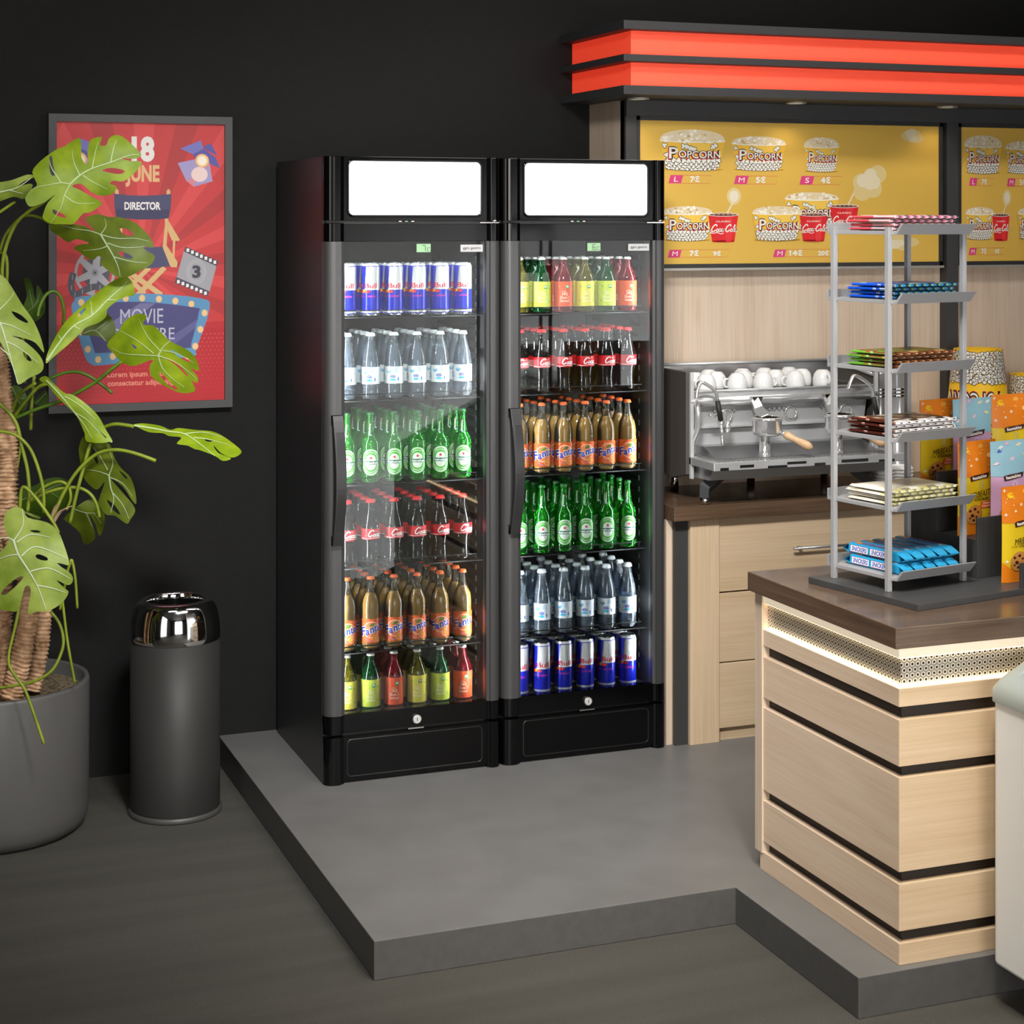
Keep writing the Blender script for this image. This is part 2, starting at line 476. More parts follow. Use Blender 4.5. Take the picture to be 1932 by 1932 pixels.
def script_word(A, x, y, w, m, l, bold=1., swash=True):
    """flowing cursive soft drink lettering"""
    S = [([(2.1, 1.75), (1.9, 2.25), (1.3, 2.35), (.6, 1.6), (.35, .7), (.7, .05), (1.3, .1), (1.85, .6)], .34),
         ([(2.55, 1), (2.25, .75), (2.25, .2), (2.55, 0), (2.85, .3), (2.85, .8), (2.57, 1)], .25),
         ([(3.7, .8), (3.45, 1), (3.15, .7), (3.15, .2), (3.45, 0), (3.85, .35)], .25),
         ([(4.6, .85), (4.3, 1), (4.0, .7), (4.05, .15), (4.3, 0), (4.6, .5), (4.72, 1.02), (4.62, .2), (4.8, .02), (5.05, .3)], .25),
         ([(5.1, .75), (5.3, .88), (5.5, .78)], .2),
         ([(7.45, 1.75), (7.3, 2.25), (6.75, 2.35), (6.0, 1.6), (5.75, .7), (6.1, .05), (6.7, .1), (7.2, .6)], .34),
         ([(7.9, 1), (7.6, .75), (7.6, .2), (7.9, 0), (8.2, .3), (8.2, .8), (7.9, 1)], .25),
         ([(8.5, .4), (9.0, 1.7), (9.0, 2.3), (8.75, 2.2), (8.6, 1.0), (8.65, .1), (8.9, .05), (9.1, .3)], .25),
         ([(9.75, .85), (9.45, 1), (9.15, .7), (9.2, .15), (9.45, 0), (9.75, .5), (9.87, 1.02), (9.77, .2), (9.95, .02), (10.2, .3)], .25)]
    if swash: S.append(([(.7, .05), (-.1, -.35), (1.2, -.55), (2.6, -.35), (4.2, -.75), (5.2, -.5)], .2))
    k = w / 10.4
    for pts, wd in S:
        p = smooth_path([(px + .22 * py, py, 0) for px, py in pts], 4)
        A.line([(x - w / 2 + q.x * k, y + q.y * k) for q in p], wd * k * bold, m, l)
def cup_art(A, xl, xr, zt, zb, l, straw=None):
    cx = (xl + xr) / 2; hw = (xr - xl) / 2; h = zt - zb; RED = P('#d8252b')
    A.poly([(cx - hw * .97, zt), (cx - hw * .72, zb), (cx + hw * .72, zb), (cx + hw * .97, zt)], RED, l)
    A.poly([(cx + hw * .1, zt), (cx + hw * .15, zb), (cx + hw * .5, zb), (cx + hw * .62, zt)], P('#e2363a'), l + .3)
    A.ell(cx, zb, hw * .72, h * .035, RED, l)
    if straw:
        A.line([(cx + hw * .2, zt), straw], hw * .09, P('#efe6cf'), l + .5)
    A.ell(cx, zt, hw, h * .07, WHT, l + 1); A.ell(cx, zt, hw * .9, h * .05, P('#5a2f22'), l + 1.5)
    for i in range(5): A.ell(cx + hw * (-.6 + .3 * i), zt + h * .01, hw * .12, h * .022, P('#b98f78'), l + 2, 8)
    A.text('CLASSIC', cx, zt - h * .28, h * .06, WHT, l + 2, w=hw * .95, bold=.01)
    script_word(A, cx + .04 * hw, zb + h * .37, hw * 1.75, WHT, l + 2, 1.25)
def price(A, p, q, size, txts, l):
    """slanted price tag from pixel box p..q"""
    (x0, z0), (x1, z1) = p, q; h = z1 - z0; s = h * .28; PK = P('#d9417c')
    xm = x0 + h * 1.75
    A.line([(x0 + s, z1), (x1 + s, z1), (x1, z0), (x0, z0)], h * .05, P('#d6664e'), l, True)
    A.poly([(x0 + s, z1), (xm + s, z1), (xm, z0), (x0, z0)], PK, l + .5)
    A.text(size, (x0 + xm + s) / 2, z0 + h * .2, h * .6, WHT, l + 1, w=h * (.55 if size in 'LS' else .8), bold=.012 if size in 'LS' else 0, shear=.15)
    for t, f, k in txts:
        A.text(t, xm + (x1 - xm) * f, z0 + h * .18, h * k * 1.15, WHT, l + 1, bold=.035, w=h * (1.35 if k > .52 else 1.15) * (1. if len(t) == 2 else 1.5))
def menu_board(x0, x1, squeeze, label):
    Yb = 5.508; zb, zt = 1.617, 2.135
    t = thing('menu_board', label, 'menu board', ((x0 + x1) / 2, 5.545, zb), group=None)
    bw = .014
    fr = MB()
    for a in ((x0, x0 + bw, zb, zt), (x1 - bw, x1, zb, zt), (x0, x1, zb, zb + bw), (x0, x1, zt - bw, zt)):
        fr.box(a[0], a[1], Yb - .006, 5.545, a[2], a[3], mat('board_frame', '#2c2c2d', .45))
    fr.build('frame', t)
    MB().box(x0, x1, Yb - .014, 5.545, zb - .008, zb, mat('board_strip', '#b9b5ad', .4, metal=.5)).build('bottom_strip', t)
    pn = MB().box(x0 + bw, x1 - bw, Yb, 5.53, zb + bw, zt - bw, mat('menu_yellow', '#deb450', .45, spec=.4))
    A = Art()
    def w(zx, zy):
        q = at_y(1040 + zx * .31056, 20 + zy * .31056, Yb); return q.x, q.z
    def bk(xl, xr, rim, bot, top, l):
        a, b = w(xl, rim), w(xr, rim); c = w((xl + xr) / 2, bot); d = w((xl + xr) / 2, top)
        bucket_art(A, a[0], b[0], a[1], c[1], d[1], l)
    def cp(xl, xr, top, bot, l, straw):
        a, b = w(xl, top), w(xr, top); c = w((xl + xr) / 2, bot)
        cup_art(A, a[0], b[0], a[1], c[1], l, w(*straw))
    bk(660, 1055, 785, 968, 722, 2); bk(1097, 1425, 805, 970, 764, 2); bk(1535, 1748, 822, 980, 770, 2)
    bk(1420, 1745, 1140, 1330, 1104, 2); cp(1690, 1868, 1188, 1350, 8, (1838, 1108))
    bk(1220, 1520, 1228, 1395, 1188, 14); cp(1503, 1678, 1240, 1398, 20, (1590, 1180))
    bk(676, 978, 1228, 1398, 1188, 2); cp(950, 1138, 1240, 1403, 8, (1110, 1150))
    def pr(xa, xb, ya, yb, size, tx, l=3): price(A, w(xa, yb), w(xb, ya), size, tx, l)
    pr(712, 962, 1002, 1048, 'L', [('7€', .48, .58)]); pr(1110, 1365, 1006, 1053, 'M', [('5€', .48, .58)]); pr(1508, 1754, 1008, 1056, 'S', [('4€', .48, .58)])
    q2 = w(1447, 1468); A.text('2x', q2[0], q2[1], .006, WHT, 4.5)
    pr(708, 1070, 1452, 1500, 'M', [('7€', .3, .6), ('9€', .78, .5)]); pr(1348, 1735, 1450, 1497, 'M', [('14€', .22, .6), ('20€', .74, .5)])
    for zx, zy, r in ((1110, 1128, 34),):
        c = w(zx, zy); A.ell(c[0], c[1], .028, .03, P('#e6cf92'), 1); A.ell(c[0], c[1], .018, .02, P('#efe6cf'), 1.5)
    def cloud(u, v, sx, sy, k):
        c = at_y(u, v, Yb); random.seed(k)
        for i in range(7):
            a = random.uniform(0, 6.28); r = random.uniform(.1, .8)
            A.ell(c.x + sx * r * math.cos(a), c.z + sy * r * math.sin(a), sx * .5, sy * .55, P('#e3cb8c'), 1 + .05 * i)
        for i in range(4):
            a = random.uniform(0, 6.28); r = random.uniform(.0, .5)
            A.ell(c.x + sx * r * math.cos(a), c.z + sy * r * math.sin(a), sx * .35, sy * .4, P('#ecdfbd'), 2 + .05 * i)
    cloud(1640, 345, .075, .06, 1); cloud(1718, 256, .05, .03, 4); cloud(1697, 458, .07, .03, 3)
    random.seed(5)
    base = 2.566
    ox = x0 + bw + (-.035 if squeeze < 1 else 0)
    lo, hi = x0 + bw + .001, x1 - bw - .001
    T = []
    for vs, fs, m, l in A.t:
        T.append(([(min(hi, max(lo, ox + (x - base) * squeeze)), z) for x, z in vs], fs, m, l))
    A.t = T
    A.put(pn, lambda x, y, l: Vector((x, Yb - l * .0002, y)))
    pn.build('menu_sheet', t)
    return t
menu_board(2.552, 3.776, 1., 'left yellow popcorn menu board, beside the cooler, wide artwork')
menu_board(3.842, 5.066, .66, 'right yellow popcorn menu board, past the dark post, narrower artwork')

# ================================================================== BACK COUNTER
CH = mat('chrome', '#e4e4e4', .12, metal=1.)
STEEL = mat('brushed_steel', '#b9b9bb', .32, metal=.9)
bc = thing('back_cabinet', 'oak base cabinet with wide drawers under the back worktop', 'cabinet', (2.513, 5.494, PZ))
MB().box(2.535, 5.6, 5.19, 5.494, PZ, .82, OAKX).build('carcass', bc)
MB().box(2.513, 2.533, 5.19, 5.494, PZ, .82, OAKV).build('side_strip', bc)
MB().box(2.536, 2.582, 5.172, 5.19, PZ, .82, DARKTRIM).build('end_board', bc)
MB().box(2.583, 2.688, 5.158, 5.19, PZ, .82, wood('oak_leg', '#c4a988', '#d2b898', '#dcc4a6', 2)).build('leg_board', bc, bevel=.001)
zs = [(.135, .345), (.349, .572), (.577, .815)]
for c0 in (2.691, 3.5, 4.31):
    for z0, z1 in zs:
        d = MB().box(c0, c0 + .8, 5.164, 5.19, z0, z1, OAKX).build('drawer', bc, bevel=.0015)
        zc = (z0 + z1) / 2 + .008 if z1 > .8 else z1 - .06
        if z1 > .8:
            h = MB().tube([(c0 + .26, 5.14, zc), (c0 + .56, 5.14, zc)], .0045, STEEL, 10)
            h.tube([(c0 + .29, 5.14, zc), (c0 + .29, 5.166, zc)], .005, STEEL, 8).tube([(c0 + .53, 5.14, zc), (c0 + .53, 5.166, zc)], .005, STEEL, 8)
            h.build('handle', d)
MB().box(2.691, 5.6, 5.178, 5.19, PZ, .132, OAKX).build('plinth', bc)
tag(MB().box(2.511, 5.62, 5.128, 5.544, .82, .867, WALX).build('worktop', bevel=.002),
    'dark walnut worktop on the back cabinet, carrying the coffee machine', 'worktop')

# ================================================================== ISLAND COUNTER
ic = thing('island_counter', 'oak plank counter with dark grooves and a lit perforated metal band', 'counter', (2.262, 4.136, PZ))
IX, IY, IB, IR = 2.262, 3.466, 4.126, 4.6
GROOVE = mat('groove_black', '#241d18', .55)
MB().box(IX + .018, IR, IY + .018, IB - .012, PZ, .79, GROOVE).build('core', ic)
for k, (z0, z1) in enumerate(((.678, .720), (.543, .649), (.304, .518), (.170, .277), (PZ, .143))):
    b = MB()
    b.prism([(IX, IB - .012), (IX, IY), (IX + .02, IY + .02), (IX + .02, IB - .012)], 2, z0, z1, OAKY)
    b.prism([(IX, IY), (IR, IY), (IR, IY + .02), (IX + .02, IY + .02)], 2, z0, z1, OAKX)
    b.build('plank', ic, bevel=.0012)
MB().box(IX - .004, IX + .03, IB - .03, IB + .008, .14, .816, OAKV).build('end_board', ic, bevel=.001)
LB = mat('glowing_top_board', '#eadcc4', .5, emit='#ffedd0', es=.5)  # pale top board made to glow, in place of light falling on it
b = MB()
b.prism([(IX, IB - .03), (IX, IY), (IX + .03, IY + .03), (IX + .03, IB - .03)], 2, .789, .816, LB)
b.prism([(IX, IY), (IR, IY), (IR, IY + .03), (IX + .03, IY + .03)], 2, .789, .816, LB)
b.build('glowing_top_board', ic)
LED = mat('led_strip', '#fff2d8', .5, emit='#ffe2b0', es=5.5)
b = MB()
b.box(IX + .004, IX + .0125, IY + .006, IB - .035, .7205, .7245, LED).box(IX + .004, IR, IY + .004, IY + .0125, .7205, .7245, LED)
b.build('led_strip', ic)
b = MB()
b.box(IX + .006, IX + .0125, IY + .008, IB - .035, .786, .789, LED).box(IX + .006, IR, IY + .006, IY + .0125, .786, .789, LED)
b.build('led_strip', ic)
def perforated():
    m = mat('perforated_metal', '#a5a099', .35, metal=.55)
    n, l, b = nodes(m)
    tc = n.new('ShaderNodeTexCoord'); sp = n.new('ShaderNodeSeparateXYZ'); l.new(tc.outputs['Object'], sp.inputs[0])
    def mth(op, a, b_=None):
        x = n.new('ShaderNodeMath'); x.operation = op
        for i, q in enumerate((a, b_)):
            if q is None: continue
            if isinstance(q, (int, float)): x.inputs[i].default_value = q
            else: l.new(q, x.inputs[i])
        return x.outputs[0]
    p = .0146
    u = mth('DIVIDE', mth('SUBTRACT', sp.outputs[0], sp.outputs[1]), p); v = mth('DIVIDE', sp.outputs[2], p * .866)
    odd = mth('MULTIPLY', mth('MODULO', mth('FLOOR', mth('ADD', v, 200)), 2), .5)
    fu = mth('SUBTRACT', mth('FRACT', mth('ADD', mth('ADD', u, 200), odd)), .5)
    fv = mth('MULTIPLY', mth('SUBTRACT', mth('FRACT', mth('ADD', v, 200)), .5), .866)
    r = mth('SQRT', mth('ADD', mth('MULTIPLY', fu, fu), mth('MULTIPLY', fv, fv)))
    rp = ramp(n, [(0, '#2a231b'), (.20, '#3a3228'), (.24, '#fbf7ef'), (.38, '#fbf7ef'), (.42, '#a39d92'), (1, '#a39d92')])
    l.new(r, rp.inputs[0]); l.new(rp.outputs[0], b.inputs['Base Color'])
    return m
PERF = perforated()
MB().prism([(IX + .013, IB - .03), (IX + .013, IY + .013), (IX + .0178, IY + .0178), (IX + .0178, IB - .03)], 2, .7245, .786, PERF).prism([(IX + .013, IY + .013), (IR, IY + .013), (IR, IY + .0178), (IX + .0178, IY + .0178)], 2, .7245, .786, PERF).build('perforated_band', ic)
wt = MB().prism([(2.236, 4.134), (2.236, 3.44), (IR + .02, 3.44), (IR + .02, 4.134)], 2, .8165, .865, WALR)
wt.m[0] = WALS
tag(wt.build('worktop', bevel=.002),
    'dark walnut worktop on the island counter, under the snack rack', 'worktop')
# ================================================================== DRINKS (one of each kind, built at the origin)
def first(name, label, cat):
    return thing(name, label, cat)
WHITE, RED_, BLUE = P('#f2f2f2', .35), P('#d8202a', .35), P('#1b2fb0', .35)
def scaled(prof, r, h): return [(a * r, b * h) for a, b in prof]
# --- slim energy drink can
def mk_can():
    t = first('drink_can', 'blue and silver drink can', 'can')
    r, h = .0285, .161
    cb, cs = mat('can_blue', '#1222b8', .28, metal=.25, spec=.6), mat('can_silver', '#e6e6e8', .3, metal=.35)
    b = MB().lathe(scaled([(.78, .008), (.84, .0), (.90, .012), (.985, .035)], r, h), mat('can_rim', '#d5d5d8', .25, metal=.8), 28)
    b.lathe(scaled([(.985, .035), (1, .06), (1, .93), (.97, .945)], r, h), cb, 28)
    b.lathe(scaled([(.97, .945), (.86, .985), (.86, .995)], r, h), cs, 28)
    A = Art()
    A.poly([(-.0275, .079), (.036, .079), (.036, .150), (-.0205, .150)], cs, 1)
    A.poly([(-.0275, .079), (-.0245, .079), (-.0165, .150), (-.0205, .150)], mat('can_silver2', '#c9ccd2', .3, metal=.35), 1.5)
    A.rect(-.088, .008, -.052, .078, cs, 1); A.rect(-.088, .0085, .088, .0145, cs, 1.2)
    RD = P('#e01f2e', .35)
    A.text('d', -.0395, .0850, .0128, RD, 2, bold=.012, w=.0095)
    A.text('Bull', -.0062, .0850, .0142, RD, 2, w=.040, bold=.014)
    A.text('Re', -.062, .0850, .0142, RD, 2, w=.022, bold=.014)
    A.text('Red Bull', .065, .0850, .0142, RD, 2, w=.055, bold=.014)
    A.ell(-.0305, .0755, .0052, .0052, P('#f2c31c', .35), 2.2)
    for q, sx in ((-.0185, 1), (-.0385, -1)):
        A.poly([(q + a * sx * 1.25, .0735 + (b_ - .0735) * 1.2) for a, b_ in ((-.006, .074), (-.004, .078), (.001, .077), (.005, .0755), (.008, .0765), (.0065, .073), (.004, .0715), (.005, .0685), (.001, .071), (-.002, .0705), (-.005, .0685), (-.0045, .072))], P('#e8331f', .35), 2.5)
    A.text('ENERGY', -.0395, .0565, .005, P('#e6379a', .4), 2, w=.024, bold=.01)
    A.text('DRINK', -.005, .0565, .0058, P('#e6379a', .4), 2, w=.031, bold=.014)
    A.put(b, cyl_map(r, 0), .004)
    b.build('can_body', t)
    AL = mat('lid_metal', '#b9babd', .25, metal=.9)
    l = MB().lathe(scaled([(.86, .985), (.88, 1.), (.84, 1.), (.80, .982), (.0, .982)], r, h), AL, 28)
    l.box(-.004, .004, -.012, .006, h * .984, h * .992, AL)
    l.build('lid', t)
    return t
CROWN = [(.0, 1.), (.6, 1.), (.85, .93), (.95, .6), (1.08, .1), (1.0, 0), (.9, 0)]
def crown(b, r, z0, z1, m, n=24):
    vs = [(q * r, z0 + (z1 - z0) * f) for q, f in CROWN]
    b.lathe(vs, m, n)
    return b
def logo_blob(A, x, y, s, c1, c2, l):
    A.poly([(x - s, y + .1 * s), (x - .7 * s, y + .6 * s), (x, y + .45 * s), (x + .7 * s, y + .7 * s), (x + s, y + .1 * s), (x + .3 * s, y - .6 * s), (x - .5 * s, y - .5 * s)], c1, l)
    A.line([(x - .5 * s, y + .2 * s), (x + .5 * s, y + .25 * s)], .15 * s, c2, l + 1)
# --- still water
def mk_water():
    t = first('water_bottle', 'clear water bottle', 'bottle')
    r, h = .0290, .202
    prof = scaled([(.0, .012), (.6, .006), (.86, 0), (.97, .02), (1, .05), (.985, .10), (1, .16), (1, .50), (.96, .57), (.83, .68), (.62, .79), (.47, .865), (.42, .90), (.44, .915), (.42, .93), (.42, .955)], r, h)
    MB().lathe(prof, glass('clear_glass', '#eef4f9', '#d9e6f2', .11, 1.65), 28).build('glass_body', t)
    inner = scaled([(0, .02), (.75, .02), (.9, .06), (.92, .5), (.76, .68), (.55, .79), (.40, .85), (0, .85)], r, h)
    MB().lathe(inner, glass('water', '#c9d6e4', '#cfdff0', .14, 1.25), 20).build('water', t)
    L = MB().lathe(scaled([(1.012, .225), (1.012, .485)], r, h), P('#eef3f8', .4), 32)
    A = Art(); z = .225 * h; LB_, DB, CY = P('#57b4e4', .4), P('#2a4fb5', .4), P('#3fc3e8', .4)
    logo_blob(A, -.008, z + .036, .0085, LB_, WHITE, 1)
    A.ell(.004, z + .021, .0085, .0055, DB, 1); A.ell(.004, z + .0205, .0062, .0036, WHITE, 1.5); A.rect(-.001, z + .019, .009, z + .0222, DB, 2)
    A.ell(.004, z + .0115, .0095, .0035, CY, 1.2)
    for i in range(4): A.rect(.008, z + .046 - .0035 * i, .021 - .002 * (i % 2), z + .0475 - .0035 * i, P('#9cc8ea', .4), 1)
    for i in range(3): A.rect(-.030, z + .012 + .004 * i, -.022, z + .014 + .004 * i, LB_, 1)
    A.ell(.022, z + .014, .0022, .006, P('#2f7fd0', .4), 1); A.rect(-.03, z + .0515, .03, z + .0525, P('#bcd9ee', .4), 1)
    A.put(L, cyl_map(r * 1.012, 0, sh=-.0165), .004)
    L.build('label', t)
    crown(MB(), .0143, .945 * h, 1.0 * h, mat('cap_white', '#e6edf0', .35)).build('cap', t)
    return t
# --- cola
def mk_cola():
    t = first('cola_bottle', 'red labelled cola bottle', 'bottle')
    r, h = .0290, .200
    P0 = [(0, .012), (.5, .006), (.74, 0), (.83, .025), (.84, .06), (.78, .13), (.73, .20), (.76, .28), (.88, .36), (.985, .40), (1, .45), (.99, .55), (.93, .60), (.78, .68), (.60, .76), (.46, .83), (.41, .88), (.42, .90), (.46, .905), (.46, .92), (.41, .93), (.41, .955)]
    MB().lathe(scaled(P0, r, h), glass('cola_glass', '#dfe6e4', '#49443f', .12, 1.55), 28).build('glass_body', t)
    inner = scaled([(0, .02), (.7, .02), (.78, .06), (.66, .2), (.82, .36), (.93, .45), (.92, .55), (.73, .68), (.55, .76), (.47, .79), (0, .79)], r, h)
    MB().lathe(inner, mat('cola', '#1d0d07', .15, spec=.6), 24).build('cola', t)
    L = MB().lathe(scaled([(.996, .395), (1.016, .41), (1.016, .545), (1.0, .56)], r, h), mat('label_red', '#d01a24', .35), 32)
    A = Art()
    script_word(A, .0235, .0885, .084, WHITE, 1.5, 1.2, False)
    A.line([(-.04, .0835), (-.02, .0815), (0, .0845), (.02, .0835), (.04, .0865)], .0014, WHITE, 1)
    A.text('Disfruta', .008, .1045, .002, WHITE, 1.5, w=.011)
    A.put(L, cyl_map(r * 1.016, 0), .004)
    L.build('label', t)
    crown(MB(), .0145, .945 * h, 1.0 * h, mat('cap_red', '#d3222b', .35)).build('cap', t)
    return t
# --- green lager
def mk_beer():
    t = first('beer_bottle', 'green beer bottle', 'bottle')
    r, h = .0280, .213
    P0 = [(0, .012), (.6, .006), (.88, 0), (.98, .02), (1, .05), (1, .52), (.97, .56), (.86, .60), (.66, .635), (.50, .67), (.44, .72), (.38, .85), (.345, .935), (.38, .94), (.40, .955), (.36, .965), (.35, .975)]
    MB().lathe(scaled(P0, r, h), glass('green_glass', '#56c24e', '#2cc033', .24, 1.6), 28).build('glass_body', t)
    L = MB()
    A = Art(); G, G2, DG, LW = P('#2b9c35', .4), P('#58b942', .4), P('#0f6b4b', .4), P('#eef4ea', .4)
    def oval(s, m, l, x0=.004):
        w, hh = .0275 * s, .0415 * s
        A.poly([(x0 + w * math.cos(a), .062 + (hh - w) * (1 if math.sin(a) > 0 else -1) + w * math.sin(a)) for a in [2 * PI * i / 36 for i in range(36)]], m, l)
    oval(1.0, G, .6); oval(.95, LW, .8); oval(.90, G2, 1.0); oval(.76, LW, 1.2); oval(.72, G2, 1.4); oval(.56, LW, 1.6)
    for i in range(9):
        a = math.radians(35 + 13.7 * i)
        A.rect(.004 + .0195 * math.cos(a) - .0012, .079 + .0195 * math.sin(a) - .0012, .004 + .0195 * math.cos(a) + .0012, .079 + .0195 * math.sin(a) + .0012, LW, 2)
        A.rect(.004 + .0195 * math.cos(a) - .0012, .045 - .0195 * math.sin(a) - .0012, .004 + .0195 * math.cos(a) + .0012, .045 - .0195 * math.sin(a) + .0012, LW, 2)
    A.rect(-.0235, .0545, .0315, .0668, P('#bfe0c4', .4), 2.2); A.rect(-.0235, .0555, .0315, .0658, DG, 2.4)
    A.text('Heineken', .004, .0572, .0074, WHITE, 2.8, w=.049, bold=.03)
    A.star(.004, .0755, .0062, P('#e0242a', .4), 2.4)
    A.put(L, cyl_map(r, 0, .0002, -.0105), .004)
    L.build('label', t)
    N = MB(); A = Art()
    A.star(0, .176, .0034, P('#f4ead8', .4), .5); A.star(0, .176, .0022, P('#e0242a', .4), 1)
    A.text('Heineken', 0, .1595, .0042, P('#e8efe4', .4), .5, w=.026, bold=.02, rot=PI / 2)
    A.rect(-.003, .1385, .003, .1455, P('#aab9d8', .4), .5)
    N_r = lambda z: r * (.47 - .12 * (z / h - .70) / .235)
    A.put(N, lambda x, y, l: Vector(((N_r(y) + l * .0002 + .0003) * math.sin(x / .0115 - .35), -(N_r(y) + l * .0002 + .0003) * math.cos(x / .0115 - .35), y)), .004, .01)
    N.build('neck_label', t)
    crown(MB(), .0112, .962 * h, 1.0 * h, mat('cap_green', '#2c6b3a', .3, metal=.3)).build('cap', t)
    return t
# --- orange soda
def mk_fanta():
    t = first('orange_soda_bottle', 'orange soda bottle', 'bottle')
    r, h = .0290, .221
    P0 = [(0, .012), (.6, .006), (.86, 0), (.97, .015), (1, .045), (1, .56), (.96, .62), (.84, .68), (.64, .74), (.46, .80), (.36, .86), (.33, .92), (.36, .93), (.36, .945), (.33, .95), (.33, .965)]
    MB().lathe(scaled(P0, r, h), glass('soda_glass', '#f1efe6', '#cfc8b8', .06, 1.5), 28).build('glass_body', t)
    inner = scaled([(0, .02), (.8, .02), (.93, .06), (.93, .56), (.90, .62), (.79, .68), (.58, .735), (.46, .765), (0, .765)], r, h)
    MB().lathe(inner, mat('orange_soda', '#dfaa4a', .2, spec=.5), 24).build('soda', t)
    L = MB().lathe(scaled([(1.012, .095), (1.012, .425)], r, h), P('#ee6a2c', .4), 32)
    A = Art(); z0 = .095 * h
    A.ell(.006, z0 + .040, .0255, .0255, P('#f6dcc8', .4), .6, 32); A.ell(.006, z0 + .040, .0235, .0235, P('#ef7f4a', .4), .8, 32)
    for i in range(34):
        A.ell(random.uniform(-.036, -.012), z0 + random.uniform(.035, .071), .0009, .0012, random.choice((P('#f9b24a', .4), P('#f8d08a', .4))), .62 + .005 * i, 6)
    A.ell(.019, z0 + .014, .0105, .0105, P('#f6c79a', .4), 1, 20); A.ell(.019, z0 + .014, .009, .009, P('#ee8a2e', .4), 1.2, 20); A.ell(.019, z0 + .015, .004, .004, P('#f2b25a', .4), 1.4, 12)
    DB, W_ = P('#1f3fb4', .4), P('#f7f3ee', .4)
    for b_, m, l in ((.085, W_, 2), (.03, DB, 2.6)):
        for ch, x, y, hh, w in (('F', -.0165, .0225, .022, .0125), ('a', -.0045, .0255, .019, .0105), ('n', .0075, .0315, .019, .0105), ('t', .0165, .0345, .019, .007), ('a', .026, .0365, .019, .0105)):
            A.text(ch, x * 1.16, z0 + y, hh * 1.12, m, l, w=w * 1.15 + (.0014 if m is W_ else 0), bold=b_, shear=.12, rot=.22)
    A.poly([(-.002, z0 + .050), (.003, z0 + .058), (.013, z0 + .0605), (.017, z0 + .0585), (.011, z0 + .053), (.004, z0 + .051)], P('#3f8f3a', .4), 2)
    A.line([(-.013, z0 + .013), (-.006, z0 + .008), (.002, z0 + .0055), (.009, z0 + .005)], .0018, P('#7d7fb8', .4), 1.2)
    A.put(L, cyl_map(r * 1.012, 0, sh=-.0115), .004)
    L.build('label', t)
    crown(MB(), .0118, .955 * h, 1.0 * h, mat('cap_orange', '#e8662e', .35)).build('cap', t)
    return t
# --- juice in three flavours
def mk_juice(nm, gl, body, lab, lab2, capc):
    t = first('juice_bottle', nm, 'bottle')
    r, h = .0302, .174
    P0 = [(0, .015), (.6, .008), (.88, 0), (.98, .02), (1, .05), (1, .56), (.97, .60), (.84, .68), (.62, .76), (.44, .82), (.36, .87), (.34, .92), (.38, .93), (.38, .95), (.34, .955), (.34, .97)]
    MB().lathe(scaled(P0, r, h), glass('glass_' + nm.split()[0], gl, body, .45, 1.5), 28).build('glass_body', t)
    L = MB().lathe(scaled([(1.01, .085), (1.01, .56)], r, h), P(lab, .45), 32)
    A = Art(); z = .085 * h; W_ = P('#f6f2dc', .45); K = P(lab2, .45)
    for i in range(26): A.ell(random.uniform(-.045, .045), z + random.uniform(.003, .08), .0007, .0007, K, .5, 6)
    for x, y, a in ((-.017, .066, .6), (.026, .02, -.5), (-.022, .02, .4), (.024, .06, .9)):
        A.ell(x, z + y, .0012, .005, P('#6c9a2a', .45), .8, 10, rot=a)
    A.rect(.004, z + .060, .015, z + .071, P('#2f9a57', .45), 1, .0015); A.rect(.0055, z + .0635, .0135, z + .0695, P('#cfe6c8', .45), 1.4)
    A.line([(-.012, z + .022), (-.012, z + .036), (-.006, z + .036), (-.006, z + .052), (.003, z + .052), (.003, z + .047), (.009, z + .047), (.009, z + .036), (.015, z + .036), (.015, z + .022)], .0013, W_, 1, True)
    A.line([(q.x, q.y) for q in smooth_path([(-.003, z + .040, 0), (-.001, z + .048, 0), (0, z + .040, 0), (.002, z + .044, 0), (.004, z + .040, 0), (.007, z + .044, 0)], 4)], .0011, W_, 1.4)
    A.line([(q.x, q.y) for q in smooth_path([(-.009, z + .028, 0), (-.007, z + .034, 0), (-.005, z + .028, 0), (-.002, z + .032, 0), (0, z + .028, 0), (.003, z + .034, 0), (.005, z + .028, 0), (.008, z + .031, 0), (.012, z + .029, 0)], 4)], .0012, W_, 1.4)
    A.rect(-.0125, z + .018, .0155, z + .0194, W_, 1)
    A.put(L, cyl_map(r * 1.01, 0, sh=-.0085), .004)
    L.build('label', t)
    crown(MB(), .0118, .955 * h, 1.0 * h, mat(capc, '#d9d7d2', .3, metal=.3)).build('cap', t)
    return t
can, water, cola, beer, fanta = mk_can(), mk_water(), mk_cola(), mk_beer(), mk_fanta()
juices = [mk_juice('yellow juice bottle', '#b9ae4a', '#77701c', '#e9dc55', '#f4efa0', 'cap_silver'),
          mk_juice('green juice bottle', '#3f9a58', '#14592c', '#cfdc4e', '#e8f09a', 'cap_silver'),
          mk_juice('red juice bottle', '#c8323e', '#8e1622', '#ea5a30', '#f7b489', 'cap_silver')]

